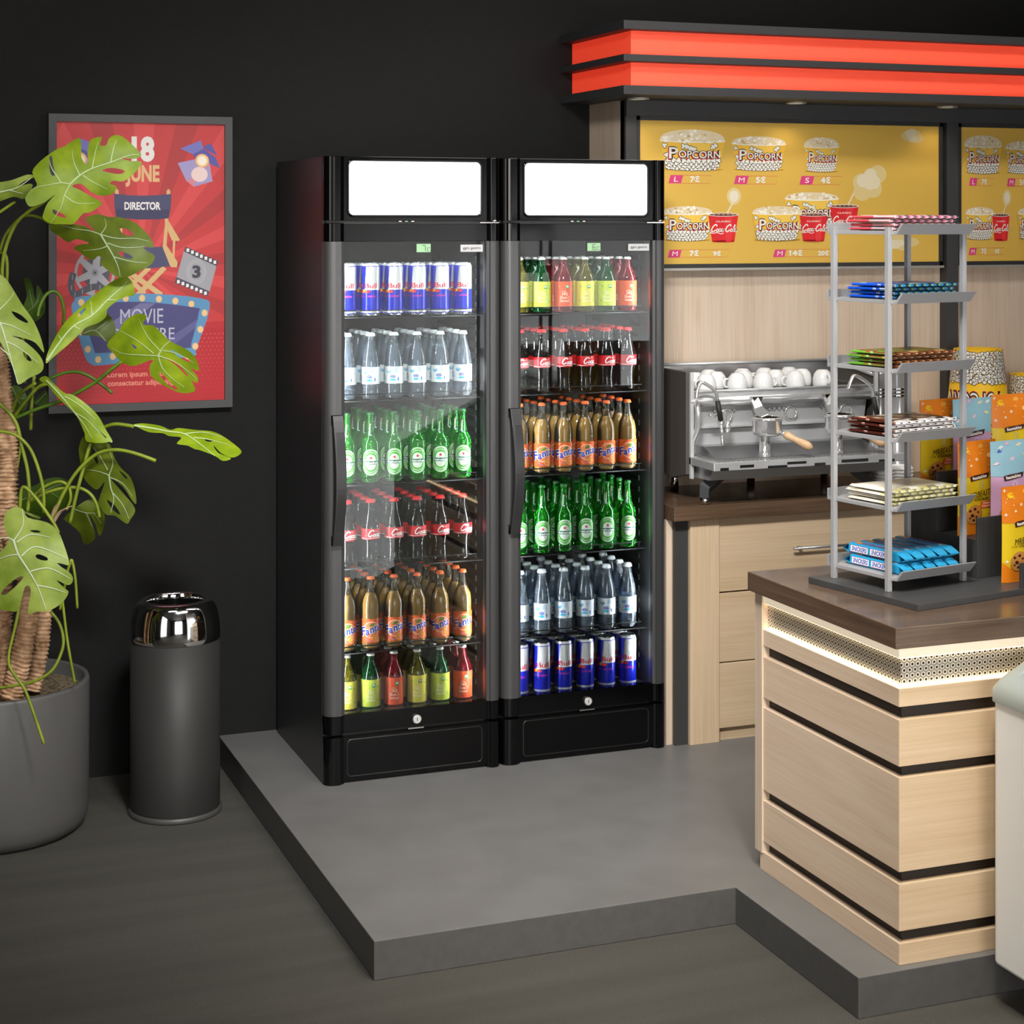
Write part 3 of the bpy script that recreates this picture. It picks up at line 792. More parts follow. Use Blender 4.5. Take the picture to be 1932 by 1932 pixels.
# ================================================================== COOLERS
GB = mat('gloss_black', '#040405', .1, spec=.35)
SB = mat('satin_black', '#2e2e2f', .38, spec=.5)
GM = mat('graphite_metal', '#535354', .36, metal=.55)
LINR = mat('liner_rib', '#161617', .6, spec=.2)
LIN = mat('liner_dark', '#262627', .5, spec=.3)
PANE = glass('door_glass', '#f2f5f4', None, 0, 1.5, .0)
LIGHT = mat('lightbox_white', '#ffffff', .4, emit='#ffffff', es=.95)
COOL = mat('cooler_led', '#ffffff', .4, emit='#f4f8ff', es=130.)
W, YF, YB = .560, 5.18, 5.778
SHELF = [1.489, 1.235, .980, .727, .470, .281]
def column(b, xa, xb, z0, z1, m, side):
    """rounded corner column between xa and xb, rounded on the outer side"""
    n = 8; pts = []
    if side < 0:
        pts = [(xb, 5.205), (xa, 5.205)] + [(xa + .03 - .03 * math.cos(t), 5.195 - .028 * math.sin(t)) for t in [PI / 2 * i / n for i in range(n + 1)]] + [(xb - .012, 5.167), (xb - .010, 5.172), (xb, 5.176)]
    else:
        pts = [(xa, 5.205), (xa, 5.176), (xa + .008, 5.172), (xa + .010, 5.167)] + [(xb - .022 + .022 * math.sin(t), 5.189 - .022 * math.cos(t)) for t in [PI / 2 * i / n for i in range(n + 1)]] + [(xb, 5.205)]
    b.prism(pts, 2, z0, z1, m)
    return b
def cooler(x0, side, digits):
    x1 = x0 + W; xl, xr = x0 + .062, x1 - .046
    t = thing('drinks_cooler', '%s black glass-door drinks cooler with %s' % (side, 'energy cans on its top shelf' if side == 'left' else 'juice bottles on its top shelf'), 'fridge', ((x0 + x1) / 2, YB, PZ), group='twin drinks coolers')
    b = MB()
    b.box(x0, x0 + .03, 5.205, YB, PZ, 1.973, SB).box(x1 - .03, x1, 5.205, YB, PZ, 1.973, SB)
    b.box(x0 + .03, x1 - .03, YB - .03, YB, PZ, 1.973, SB).box(x0 + .03, x1 - .03, 5.205, YB - .03, 1.745, 1.973, SB).box(x0 + .03, x1 - .03, 5.205, YB - .03, PZ, .272, SB)
    b.build('cabinet', t, bevel=.002)
    b = MB()
    b.box(x0 + .03, x0 + .034, 5.21, YB - .03, .276, 1.745, LIN).box(x1 - .034, x1 - .03, 5.21, YB - .03, .276, 1.745, LIN)
    b.box(x0 + .034, x1 - .034, YB - .034, YB - .03, .276, 1.745, LIN).box(x0 + .034, x1 - .034, 5.21, YB - .034, 1.741, 1.745, LIN).box(x0 + .034, x1 - .034, 5.21, YB - .034, .272, .2805, LIN)
    for k in range(38):
        z = .32 + k * .036
        b.box(x1 - .038, x1 - .034, 5.30, 5.37, z, z + .016, LINR).box(x0 + .034, x0 + .038, 5.30, 5.37, z, z + .016, LINR)
        b.box(x1 - .038, x1 - .034, 5.60, 5.68, z, z + .016, LINR)
    b.build('liner', t)
    for xx in (x0 + .036, x1 - .0385):
        MB().box(xx, xx + .0045, 5.206, 5.211, .32, 1.70, COOL).build('led_tube', t)
    MB().box(x0 + .06, x1 - .06, 5.212, 5.224, 1.728, 1.738, mat('cooler_top_led', '#ffffff', .4, emit='#f4f8ff', es=22.)).build('led_tube', t)
    # header with light box
    hd = MB()
    hd.box(xl - .004, xr + .004, 5.178, 5.205, 1.780, 1.973, GB)
    column(hd, x0, xl - .002, 1.780, 1.973, GB, -1); column(hd, xr + .002, x1, 1.780, 1.973, GB, 1)
    h = hd.build('header', t, bevel=.001)
    o, i = rrect(xl + .008, 1.790, xr - .012, 1.966, .018), rrect(xl + .014, 1.797, xr - .020, 1.959, .014)
    fr = MB(); n = len(o)
    vs = [(p[0], 5.177, p[1]) for p in o] + [(p[0], 5.171, p[1]) for p in rrect(xl + .0105, 1.793, xr - .0145, 1.963, .016)] + [(p[0], 5.1765, p[1]) for p in i]
    fr.add(vs, [(a * n + k, a * n + (k + 1) % n, (a + 1) * n + (k + 1) % n, (a + 1) * n + k) for a in (0, 1) for k in range(n)], GB, True)
    fr.build('light_frame', h)
    MB().prism(i, 1, 5.1745, 5.178, LIGHT).build('light_panel', h)
    hw = MB().box(x1 - .07, x1 - .008, 5.166, 5.20, 1.772, 1.7755, CH)
    hw.lathe([(0, 0), (.009, 0), (.009, .006), (.005, .008), (0, .008)], CH, 14, (x1 - .022, 5.172, 1.7755)).build('hinge', t)
    d = MB()
    for k in range(3): d.box(x0 + .232 + .02 * k, x0 + .24 + .02 * k, 5.176, 5.179, 1.7765, 1.779, WHT if k != 1 else P('#7fbf8a'))
    d.build('indicator', t)
    MB().box(x0 + .01, x1 - .01, 5.19, 5.205, 1.770, 1.782, SB).build('gap_seal', t)
    # lower front panel
    lp = MB().box(xl - .004, xr + .004, 5.178, 5.205, PZ + .008, .231, GB)
    column(lp, x0, xl - .002, PZ, .235, GB, -1); column(lp, xr + .002, x1, PZ, .235, GB, 1)
    q = lp.build('kick_panel', t, bevel=.001)
    o, i = rrect(xl + .008, PZ + .018, xr - .012, .224, .014), rrect(xl + .0115, PZ + .0215, xr - .0155, .2205, .0115)
    fr = MB(); n = len(o); mid = rrect(xl + .0098, PZ + .0198, xr - .0138, .2222, .0128)
    fr.add([(p[0], 5.1779, p[1]) for p in o] + [(p[0], 5.1765, p[1]) for p in mid] + [(p[0], 5.1779, p[1]) for p in i], [(a * n + k, a * n + (k + 1) % n, (a + 1) * n + (k + 1) % n, (a + 1) * n + k) for a in (0, 1) for k in range(n)], mat('gloss_edge', '#1c1b19', .25), True)
    fr.build('panel_rim', q)
    # door
    dr = MB()
    dr.box(xl - .004, xr + .004, 5.178, 5.205, 1.717, 1.770, GB)
    column(dr, x0, xl - .002, 1.717, 1.772, GB, -1); column(dr, xr + .002, x1, 1.717, 1.772, GB, 1)
    door = dr.build('door', t, bevel=.001)
    br = MB().box(xl - .004, xr + .004, 5.178, 5.205, .243, .300, GB)
    column(br, x0, xl - .002, .243, .299, GB, -1); column(br, xr + .002, x1, .243, .299, GB, 1)
    br.build('bottom_rail', door, bevel=.001)
    st = MB(); column(st, x0 + .001, xl, .299, 1.717, GM, -1); st.build('stile', door)
    st = MB(); column(st, xr, x1 - .001, .299, 1.717, GM, 1); st.build('stile', door)
    MB().box(xl, xr, 5.186, 5.190, .300, 1.717, PANE).build('glass_pane', door)
    hp, hq = [], []
    for k in range(25):
        f = k / 24; z = .811 + .388 * f; bow = .042 * math.sin(PI * f) ** .9
        hp.append((5.150 - bow, z)); hq.append((5.166 - bow * .86, z))
    hb = MB().prism(hp + hq[::-1], 0, x0 + .018, x0 + .050, SB)
    hb.box(x0 + .018, x0 + .050, 5.15, 5.175, 1.17, 1.199, SB).box(x0 + .018, x0 + .050, 5.15, 5.175, .811, .84, SB)
    hb.prism([(5.1495 - .042 * math.sin(PI * (.12 + .76 * k / 16)) ** .9, .811 + .388 * (.12 + .76 * k / 16)) for k in range(17)] + [(5.151 - .042 * math.sin(PI * (.12 + .76 * k / 16)) ** .9, .811 + .388 * (.12 + .76 * k / 16)) for k in range(16, -1, -1)], 0, x0 + .024, x0 + .0495, mat('handle_grip', '#2b2b2c', .3))
    hb.build('handle', door, bevel=.0015)
    # badge, display, lock
    bd = MB().box(x0 + .4316, x0 + .504, 5.181, 5.1862, 1.684, 1.706, mat('badge_silver', '#c9c9c9', .35, metal=.5))
    A = Art(); A.text('ggm gastro', x0 + .468, 1.6925, .0072, P('#2a2a2a'), 1, w=.058, bold=.012)
    A.put(bd, wall_map(0, 5.181, 0, .0003)); bd.build('badge', door)
    ds = MB().box(x0 + .2905, x0 + .335, 5.182, 5.1862, 1.684, 1.709, mat('lcd_green', '#93b88f', .3, emit='#93b88f', es=.05))
    A = Art(); DK = P('#2c4230'); bx, bz = x0 + .314, 1.688
    seg = {'7': 'abc', '6': 'afedcg'}[digits]
    S = {'a': ((0, 1), (.6, 1)), 'b': ((.6, 1), (.6, .5)), 'c': ((.6, .5), (.6, 0)), 'd': ((0, 0), (.6, 0)), 'e': ((0, 0), (0, .5)), 'f': ((0, .5), (0, 1)), 'g': ((0, .5), (.6, .5))}
    for g in seg:
        (ax, az), (cx_, cz) = S[g]; k = .0165
        A.line([(bx - .006 + ax * k, bz + az * k), (bx - .006 + cx_ * k, bz + cz * k)], .0017, DK, 1)
    A.rect(bx + .0065, bz - .0008, bx + .0082, bz + .0008, DK, 1)
    for (ax, az), (cx_, cz) in (((0, .55), (.5, .55)), ((0, .55), (0, 0)), ((0, 0), (.5, 0))):
        A.line([(bx + .0105 + ax * .0165, bz + az * .0165), (bx + .0105 + cx_ * .0165, bz + cz * .0165)], .0013, DK, 1)
    A.put(ds, wall_map(0, 5.182, 0, .0003)); ds.build('temperature_display', door)
    lk = MB(); zc = .266; xc = x0 + .288
    prof = [(0, 0), (.0095, 0), (.0125, .003), (.0135, .008), (.0135, .012)]
    vs = []
    for k in range(24):
        pass
    lk.tube([(xc, 5.178, zc), (xc, 5.170, zc)], .0140, CH, 24); lk.tube([(xc, 5.171, zc), (xc, 5.1675, zc)], .0112, mat('lock_face', '#d6d6d4', .35, metal=.4), 24)
    lk.box(xc - .001, xc + .001, 5.1668, 5.168, zc - .005, zc + .005, GROOVE); lk.build('lock', door)
    MB().box(xc - .028, xc + .022, 5.172, 5.18, .237, .2415, CH).build('strike_plate', t)
    # wire shelves
    WIRE = mat('wire_black', '#151515', .35, metal=.3)
    for z in SHELF[:-1]:
        s = MB(); a, c = x0 + .036, x1 - .036
        for y in (5.236, 5.36, 5.50, 5.64): s.tube([(a, y, z - .0045), (c, y, z - .0045)], .0022, WIRE, 6)
        for k in range(20):
            x = a + .012 + k * (c - a - .024) / 19; s.tube([(x, 5.236, z - .0014), (x, 5.70, z - .0014)], .0014, WIRE, 4, cap=False)
        s.tube(smooth_path([(x0 + .066, 5.233, z - .004), (x0 + .067, 5.233, z + .010), (x0 + .071, 5.233, z + .016), (x0 + .08, 5.233, z + .017), (x1 - .09, 5.233, z + .017), (x1 - .075, 5.233, z + .017)], 4), .0018, WIRE, 6)
        s.build('wire_shelf', t)
    return t
XA, XB = 1.378, 1.9435
cooler(XA, 'left', '7'); cooler(XB, 'right', '6')
KINDS = {'can': (can, 'blue and silver drink can', 'blue and silver cans'), 'water': (water, 'clear water bottle', 'water bottles'), 'cola': (cola, 'red labelled cola bottle', 'cola bottles'),
         'beer': (beer, 'green beer bottle', 'green beer bottles'), 'fanta': (fanta, 'orange soda bottle', 'orange soda bottles')}
JN = ['yellow juice bottle', 'green juice bottle', 'red juice bottle']
used = set()
SKIP = set()
for x0, side, order in ((XA, 'left', ('can', 'water', 'beer', 'cola', 'fanta', 'juice')), (XB, 'right', ('juice', 'cola', 'fanta', 'beer', 'water', 'can'))):
    for si, kind in enumerate(order):
        for row in range(4):
            for c in range(6):
                if (side, si, row, c) in SKIP: continue
                if kind == 'juice': src, nm, gp = juices[c % 3], JN[c % 3], 'juice bottles'
                else: src, nm, gp = KINDS[kind]
                loc = (x0 + .096 + .0747 * c, 5.272 + .065 * row, SHELF[si] + .0002)
                lab = '%s in %s row, %s from left, %s shelf of %s cooler' % (nm, ['front', 'second', 'third', 'back'][row], ORD[c], ['top', 'second', 'third', 'fourth', 'fifth', 'bottom'][si], side)
                grp = '%s on the %s shelf of the %s cooler' % (gp, ['top', 'second', 'third', 'fourth', 'fifth', 'bottom'][si], side)
                if src.name not in used:
                    used.add(src.name); KIDS(src)
                    src.matrix_basis = Matrix.Translation(loc); src['label'] = lab; src['group'] = grp
                else:
                    dup(src, loc, 0, lab, grp)
# ================================================================== POSTER
FRM = mat('poster_frame', '#4b4b4c', .5, spec=.35)
def poster():
    X0, X1, Z0, Z1, Yp = .644, 1.229, 1.171, 2.118, 5.778
    t = thing('poster', 'red cinema poster in a grey frame on the black wall', 'poster', ((X0 + X1) / 2, YW, Z0))
    b = MB(); w = .0245
    for a in ((X0, X0 + w, Z0, Z1), (X1 - w, X1, Z0, Z1), (X0 + w, X1 - w, Z0, Z0 + w), (X0 + w, X1 - w, Z1 - w, Z1)):
        b.box(a[0], a[1], Yp, YW - .001, a[2], a[3], FRM)
    b.build('frame', t)
    xi, zi, wi, hi = X0 + w, Z0 + w, X1 - X0 - 2 * w, Z1 - Z0 - 2 * w
    pn = MB().box(xi, xi + wi, Yp + .012, YW - .003, zi, zi + hi, P('#c83a3c', .45))
    A = Art(); K = wi / 1095.
    def q(x, y): return ((x - 362) * K, (1996 - y) * hi / 1816.)
    def qs(s): 
        v = [float(a) for a in s.replace(',', ' ').split()]
        return [q(v[i], v[i + 1]) for i in range(0, len(v), 2)]
    inb = lambda p: (min(wi - .0005, max(.0005, p[0])), min(hi - .0005, max(.0005, p[1])))
    c0 = q(905, 1130)
    # sun rays
    for k in range(22):
        a0, a1 = 2 * PI * k / 22 + .05, 2 * PI * (k + .5) / 22 + .05
        pts = []
        for a in (a0, (a0 + a1) / 2, a1):
            dx, dz = math.cos(a), math.sin(a); tt = 9
            for lim, c, d in ((wi, c0[0], dx), (hi, c0[1], dz)):
                if abs(d) > 1e-6: tt = min(tt, ((lim if d > 0 else 0) - c) / d)
            pts.append(inb((c0[0] + dx * tt, c0[1] + dz * tt)))
        A.poly([c0] + pts, P('#d9494a' if k % 2 else '#b23537', .45), .3)
    A.poly([q(362, 1520), q(1457, 1520), q(1457, 1996), q(362, 1996)], P('#b5262e', .45), .5)
    A.poly([q(362, 1480), q(1457, 1480), q(1457, 1560), q(362, 1560)], P('#bb2b31', .45), .45)
    for r in range(16):
        for k in range(40):
            rad = 10 - r * .45
            p = q(375 + k * 27.5 + 13 * (r % 2), 1560 + r * 27)
            if p[0] < wi - .004: A.ell(p[0], p[1], rad * K * .6, rad * K * .6, P('#d4444a', .45), .7, 7)
    W_, CRM = P('#f1ece8', .5), P('#e9b987', .5)
    def tx(s, x, y, h, m, w, l=4, **k): p = q(x, y); A.text(s, p[0], p[1], h * hi / 1816., m, l, w=w * K, **k)
    tx('18', 918, 420, 142, W_, 150, bold=.05); tx('JUNE', 915, 556, 98, CRM, 222, bold=.04)
    # spotlights
    for fl, ox in ((0, 0), (1, 0)):
        def m(s): 
            v = qs(s)
            return [(wi - a, b_) for a, b_ in v] if fl else v
        PU, PU2, PU3 = P('#5d5aa6', .5), P('#7b78c0', .5), P('#a79ccc', .5)
        A.poly(m('1205,555 1250,590 1375,555 1355,400 1290,420'), P('#d98b94', .5), 1)
        A.poly(m('1162,342 1300,286 1320,352 1245,378'), PU2, 1.5); A.poly(m('1315,325 1367,306 1410,385 1340,350'), PU, 1.4)
        A.poly(m('1245,378 1320,340 1400,400 1428,468 1360,440 1330,385 1265,410'), PU, 1.7)
        A.poly(m('1145,437 1265,410 1290,490 1205,558'), PU3, 1.9); A.poly(m('1290,490 1355,450 1378,555 1250,592'), PU3, 1.9)
        for rr, col in ((46, '#f0b070'), (38, '#f8dcae'), (28, '#fff4e2')):
            c = q(1308, 420); A.ell(wi - c[0] if fl else c[0], c[1], rr * K, rr * K, P(col, .5), 2 + (46 - rr) * .05)
        c = q(1290, 510); A.ell(wi - c[0] if fl else c[0], c[1], 55 * K, 50 * K, P('#f3d6d2', .5), 2.7)
    # director chair
    TAN, NV, NV2 = P('#d7b27c', .5), P('#4b4a6b', .5), P('#3d3b5c', .5)
    A.poly(qs('1072,620 1085,606 1098,620 1096,660 1072,660'), TAN, 1); A.poly(qs('735,620 748,606 761,620 759,660 737,660'), TAN, 1)
    A.poly(qs('1060,800 1085,800 1072,975 1145,1085 1140,1120 1100,1118 1046,1000 1062,830'), TAN, 1); A.poly(qs('1085,815 1160,940 1155,948 1108,945 1080,880'), TAN, 1.15)
    A.poly(qs('1115,945 1130,945 1122,1085 1110,1085'), TAN, 1.3); A.poly(qs('765,800 790,800 775,990 700,1090 760,830'), TAN, 1)
    A.poly(qs('800,990 1045,985 1095,1110 980,1125 780,1120'), NV, 1.5)
    A.line([q(800, 1130), q(1040, 1300)], 34 * K, TAN, 1.2); A.line([q(1060, 1120), q(880, 1300)], 34 * K, TAN, 1.4); A.line([q(740, 1110), q(930, 1290)], 30 * K, TAN, 1.2); A.line([q(960, 1120), q(780, 1290)], 30 * K, TAN, 1.3)
    A.poly(qs('730,640 830,650 920,652 1010,648 1105,640 1100,730 1085,800 1000,806 900,807 800,800 742,790 733,720'), NV, 2); A.poly(qs('738,740 1098,740 1085,800 1000,806 900,807 800,800 742,790'), NV2, 2.3)
    tx('DIRECTOR', 915, 742, 46, W_, 236, bold=.035)
    # film frame
    A.poly(qs('1197,983 1415,1082 1345,1314 1125,1218'), P('#4a4a5a', .5), 1.5); A.poly(qs('1186,1016 1404,1115 1358,1281 1138,1184'), P('#a4a2a8', .5), 2)
    for k in range(7):
        for x, y in ((1213 + 30 * k, 1008 + 13.5 * k), (1150 + 30 * k, 1214 + 13 * k)):
            if k < 7: p = q(x, y); A.rect(p[0] - 9 * K, p[1] - 11 * K, p[0] + 9 * K, p[1] + 11 * K, W_, 2.2)
    p = q(1270, 1150); A.line([(p[0] + 62 * K * math.cos(a), p[1] + 78 * K * math.sin(a)) for a in [2 * PI * i / 32 for i in range(32)]], 4 * K, P('#bdbcc2', .5), 2.4, True)
    A.line([(p[0] + 50 * K * math.cos(a), p[1] + 64 * K * math.sin(a)) for a in [2 * PI * i / 32 for i in range(32)]], 4 * K, P('#bdbcc2', .5), 2.4, True)
    tx('3', 1270, 1186, 72, P('#44434f', .5), 56, bold=.05)
    # reel
    GR, GD = P('#a9a8ae', .5), P('#55545f', .5); c = q(607, 1150)
    A.ell(c[0], c[1], 130 * K, 150 * K, GR, 1, 36); A.ell(c[0], c[1], 112 * K, 132 * K, P('#c64044', .5), 1.2, 36); A.ell(c[0] + 10 * K, c[1], 88 * K, 104 * K, GD, 1.4, 36)
    for k in range(6):
        a = PI * k / 3 + .35; A.line([c, (c[0] + 122 * K * math.cos(a), c[1] + 140 * K * math.sin(a))], [56 * K, 34 * K], GR, 1.6 + .05 * k)
    A.ell(c[0], c[1], 34 * K, 36 * K, GR, 2); A.ell(c[0], c[1], 22 * K, 24 * K, P('#908f98', .5), 2.3); A.ell(c[0], c[1], 8 * K, 9 * K, GD, 2.6)
    st = [(p_.x, p_.y) for p_ in smooth_path([(*q(470, 1150), 0), (*q(455, 1230), 0), (*q(480, 1290), 0), (*q(540, 1262), 0), (*q(610, 1240), 0), (*q(680, 1262), 0), (*q(740, 1300), 0)], 5)]
    A.line(st, 42 * K, GD, 2.8)
    for k in range(2, len(st) - 2, 4): A.line([(st[k][0], st[k][1] - 16 * K), (st[k][0] + 2 * K, st[k][1] + 16 * K)], 4 * K, GR, 3)
    # marquee
    o = [(p_.x, p_.y) for p_ in smooth_loop([(*q(*p_), 0) for p_ in ((530, 1300), (905, 1288), (1300, 1325), (1356, 1400), (1270, 1650), (1240, 1705), (905, 1725), (640, 1748), (580, 1735), (540, 1680), (462, 1400), (475, 1330))], 4)]
    A.poly(o, P('#5d93bd', .5), 3)
    o = [(p_.x, p_.y) for p_ in smooth_loop([(*q(*p_), 0) for p_ in ((590, 1350), (905, 1342), (1255, 1385), (1285, 1420), (1235, 1620), (1210, 1650), (905, 1655), (640, 1668), (600, 1640), (540, 1420), (550, 1370))], 4)]
    A.poly(o, P('#4d4a7c', .5), 3.4)
    A.poly(qs('700,1480 900,1350 1000,1352 720,1560'), P('#7673a0', .5), 3.6); A.poly(qs('1000,1640 1280,1460 1262,1520 1090,1648'), P('#625f93', .5), 3.6)
    for x, y in ((520, 1340), (600, 1322), (700, 1318), (805, 1318), (912, 1318), (1022, 1326), (1130, 1340), (1236, 1362), (1324, 1422), (1296, 1530), (1262, 1640), (1215, 1700), (1100, 1700), (980, 1697), (850, 1698), (722, 1692), (628, 1710), (562, 1642), (520, 1530), (497, 1425)):
        p = q(x, y); A.ell(p[0], p[1], 21 * K, 24 * K, P('#c9b29a', .5), 3.4); A.ell(p[0], p[1], 17 * K, 20 * K, P('#f0c78e', .5), 3.7)
    tx('MOVIE', 910, 1482, 94, P('#c3c2d4', .5), 280, 5); tx('PREMIERE', 925, 1590, 76, P('#c3c2d4', .5), 400, 5)
    tx('Lorem ipsum dolor', 880, 1826, 32, P('#e58a76', .5), 390, 4, bold=.03); tx('consectetur adipiscing', 905, 1882, 32, P('#e58a76', .5), 430, 4, bold=.03)
    A.put(pn, wall_map(xi, Yp + .012, zi, .00025))
    pn.build('print', t)
    return t
poster()

# ================================================================== BIN
bx, by = .974, 5.40
t = thing('waste_bin', 'dark cylindrical waste bin with a chrome domed top', 'bin', (bx, by, 0))
BD = mat('bin_body', '#2c2b2a', .5, spec=.3)
MB().lathe([(.0, .012), (.133, .012), (.1335, .02), (.1335, .53), (.125, .53)], BD, 64, (bx, by, 0)).build('body', t)
MB().lathe([(.0, 0), (.138, 0), (.1395, .004), (.1395, .010), (.137, .016), (.1335, .017)], mat('bin_base', '#454443', .4), 64, (bx, by, 0)).build('base_ring', t)
dm = [(.1345, .522), (.1357, .524)] + [(.0905 + .0452 * math.cos(a) ** .72, .527 + .113 * math.sin(a)) for a in [PI / 2 * i / 18 for i in range(1, 18)]] + [(.089, .6395), (.087, .636), (.086, .62), (.086, .40)]
MB().lathe(dm, mat('bin_chrome', '#dcdcdc', .07, metal=1.), 72, (bx, by, 0)).build('chrome_dome', t)
MB().lathe([(0, .2), (.12, .2), (.12, .21)], mat('bin_inside', '#171717', .7), 32, (bx, by, 0)).build('liner', t)

# ================================================================== POTTED MONSTERA
PX, PY = .449, 5.437
pt = thing('potted_monstera', 'tall monstera with split leaves in a round grey pot', 'plant', (PX, PY, 0))
POT = mat('pot_grey', '#555453', .42, spec=.4)
MB().lathe([(0, .0), (.235, 0), (.255, .012), (.268, .035), (.272, .07), (.274, .425), (.271, .434), (.262, .436), (.256, .430), (.255, .38), (.0, .38)], POT, 72, (PX, PY, 0)).build('pot', pt)
MB().lathe([(.255, .395), (.2, .402), (.1, .407), (0, .407)], noisy('bark_mulch', '#3a3226', '#8d7d62', 90, .9, 1.2, 5), 40, (PX, PY, 0)).build('mulch', pt)
BARK = noisy('bark', '#94704f', '#dcb693', 40, .85, 1.0, 6, .3, .7, .2)
DP = 5.16
def path_px(s, d0, d1=None, k=8):
    v = [float(a) for a in s.replace(',', ' ').split()]
    p = [(v[i], v[i + 1]) for i in range(0, len(v), 2)]; n = len(p)
    d1 = d0 if d1 is None else d1
    return smooth_path([at_d(x, y, d0 + (d1 - d0) * i / max(1, n - 1)) for i, (x, y) in enumerate(p)], k)
def resample(p, st):
    out = [p[0]]; acc = 0
    for a, b in zip(p, p[1:]):
        L = (b - a).length; x = st - acc
        while x < L:
            out.append(a + (b - a) * (x / L)); x += st
        acc = (acc + L) % st if L < st - acc + 1e-9 and x - L > 0 else L - (x - st)
    return out
def trunk(s, d0, d1, r0, r1):
    p = path_px(s, d0, d1, 10)
    L = sum((b - a).length for a, b in zip(p, p[1:])); n = int(L / .003)
    cum = [0]
    for a, b in zip(p, p[1:]): cum.append(cum[-1] + (b - a).length)
    q = []
    j = 0
    for i in range(n + 1):
        x = L * i / n
        while j < len(p) - 2 and cum[j + 1] < x: j += 1
        q.append(p[j] + (p[j + 1] - p[j]) * ((x - cum[j]) / max(1e-9, cum[j + 1] - cum[j])))
    mb = MB(); rs = [r0 + (r1 - r0) * i / n for i in range(n + 1)]
    mb.tube(q, rs, BARK, 22)
    ph = 0.; K = 22; k1, k2 = random.uniform(0, 6), random.uniform(0, 6)
    for i in range(n + 1):
        ph += random.uniform(.9, 2.3); am = random.uniform(.10, .24)
        for k in range(K):
            th = 2 * PI * k / K
            w = ph + 1.3 * math.sin(th + k1) + .8 * math.sin(2 * th + k2 + .03 * i) + .5 * math.sin(5 * th + .2 * i)
            f = 1 + am * (1 - 2 * abs(math.sin(w / 2)) ** 1.4) * .8 + .05 * math.sin(3 * th + .08 * i) + random.uniform(-.04, .04)
            v = Vector(mb.v[i * K + k]); c_ = q[i]
            mb.v[i * K + k] = tuple(c_ + (v - c_) * f + Vector((0, 0, random.uniform(-.001, .001))))
    mb.build('trunk', pt)
trunk('-34,540 -14,640 2,740 12,860 10,980 2,1100 -2,1200 -6,1322', 5.20, 5.12, .030, .034)
trunk('18,1010 52,1100 50,1180 38,1250 20,1318', 5.12, 5.10, .024, .031)
trunk('60,1060 82,1130 80,1190 72,1250 62,1302', 5.22, 5.18, .020, .024)
trunk('-40,1060 -20,1160 -20,1240 -28,1318', 5.05, 5.08, .028, .03)
# petioles and aerial roots
STM = noisy('petiole', '#6a7c17', '#8a982c', 12, .45)
STD = noisy('petiole_deep', '#3e5a12', '#5a7a1c', 12, .5)
def z1(s): 
    v = [float(a) for a in s.replace(',', ' ').split()]
    return ' '.join('%.1f,%.1f' % (v[i] * .28986, 180 + v[i + 1] * .28986) for i in range(0, len(v), 2))
def z2(s):
    v = [float(a) for a in s.replace(',', ' ').split()]
    return ' '.join('%.1f,%.1f' % (v[i] * .28986, 640 + v[i + 1] * .28986) for i in range(0, len(v), 2))
def z3(s):
    v = [float(a) for a in s.replace(',', ' ').split()]
    return ' '.join('%.1f,%.1f' % (v[i] * .28986, 1080 + v[i + 1] * .28986) for i in range(0, len(v), 2))
STEMS = [(z1('30,1600 30,1400 18,1250 15,1120 40,980 100,840 180,760 270,705 350,650 450,580'), 5.16, 5.05, .0055, 0),
         (z1('20,1500 45,1200 40,1050 0,1020'), 5.2, 5.2, .005, 0), (z1('0,1010 40,900 130,800 200,782 270,800 330,838'), 5.18, 5.12, .0045, 0),
         (z1('98,692 50,725 -10,765'), 5.05, 5.0, .0045, 0), (z1('245,1440 262,1365 305,1292 360,1277 400,1325 416,1410 412,1490'), 5.25, 5.3, .005, 1),
         (z2('95,515 240,455 390,405 500,350 620,280 700,215 790,145'), 5.14, 5.1, .0055, 1), (z2('250,290 340,248 420,220 500,213 570,235 640,280 732,352'), 5.2, 5.2, .005, 1),
         (z2('95,500 160,410 240,320 300,290'), 5.14, 5.12, .0055, 0), (z2('60,520 110,390 150,340 230,285'), 5.17, 5.12, .005, 0),
         (z2('560,640 620,600 690,568 760,553 870,568'), 5.14, 5.12, .0055, 0), (z2('588,675 545,830 500,1000 455,1195'), 5.12, 5.1, .0055, 0),
         (z2('330,1195 400,1030 480,890 560,800 640,742 720,722 800,725 900,750 1015,792'), 5.1, 5.1, .0055, 0),
         (z2('-10,415 60,480 110,560 142,700 178,850 190,1000 180,1120'), 5.08, 5.08, .0055, 0), (z2('-10,598 80,615 150,660 210,740 260,880 283,1000 285,1130'), 5.07, 5.08, .005, 0),
         (z2('130,1100 138,985 165,965 230,1030 290,1110 350,1200 382,1262'), 5.06, 5.05, .005, 0), (z2('190,1060 250,990 330,940 400,928 448,965 460,1040 432,1112'), 5.12, 5.12, .0045, 0),
         (z2('190,1060 300,1000 420,968 520,970 590,1010 630,1080 648,1160'), 5.13, 5.13, .005, 0), (z2('465,1440 440,1510 415,1640 390,1760'), 5.08, 5.08, .004, 0),
         (z2('455,1445 470,1445 490,1560 503,1752'), 5.08, 5.08, .004, 0), (z3('330,255 385,330 412,430 400,520 345,630 260,692 150,728 -10,752'), 5.04, 5.0, .0045, 0),
         (z3('400,120 410,210 435,420 460,570 488,722'), 5.1, 5.12, .004, 0), (z3('130,180 110,300 80,430 58,530 62,610 110,690 160,760 210,890 286,1115'), 4.98, 4.93, .0045, 0),
         (z2('200,590 205,440 222,240'), 5.18, 5.15, .005, 0), (z2('140,640 125,760 90,960'), 5.18, 5.18, .004, 0), (z1('160,1870 165,1700 130,1500'), 5.15, 5.12, .005, 0)]
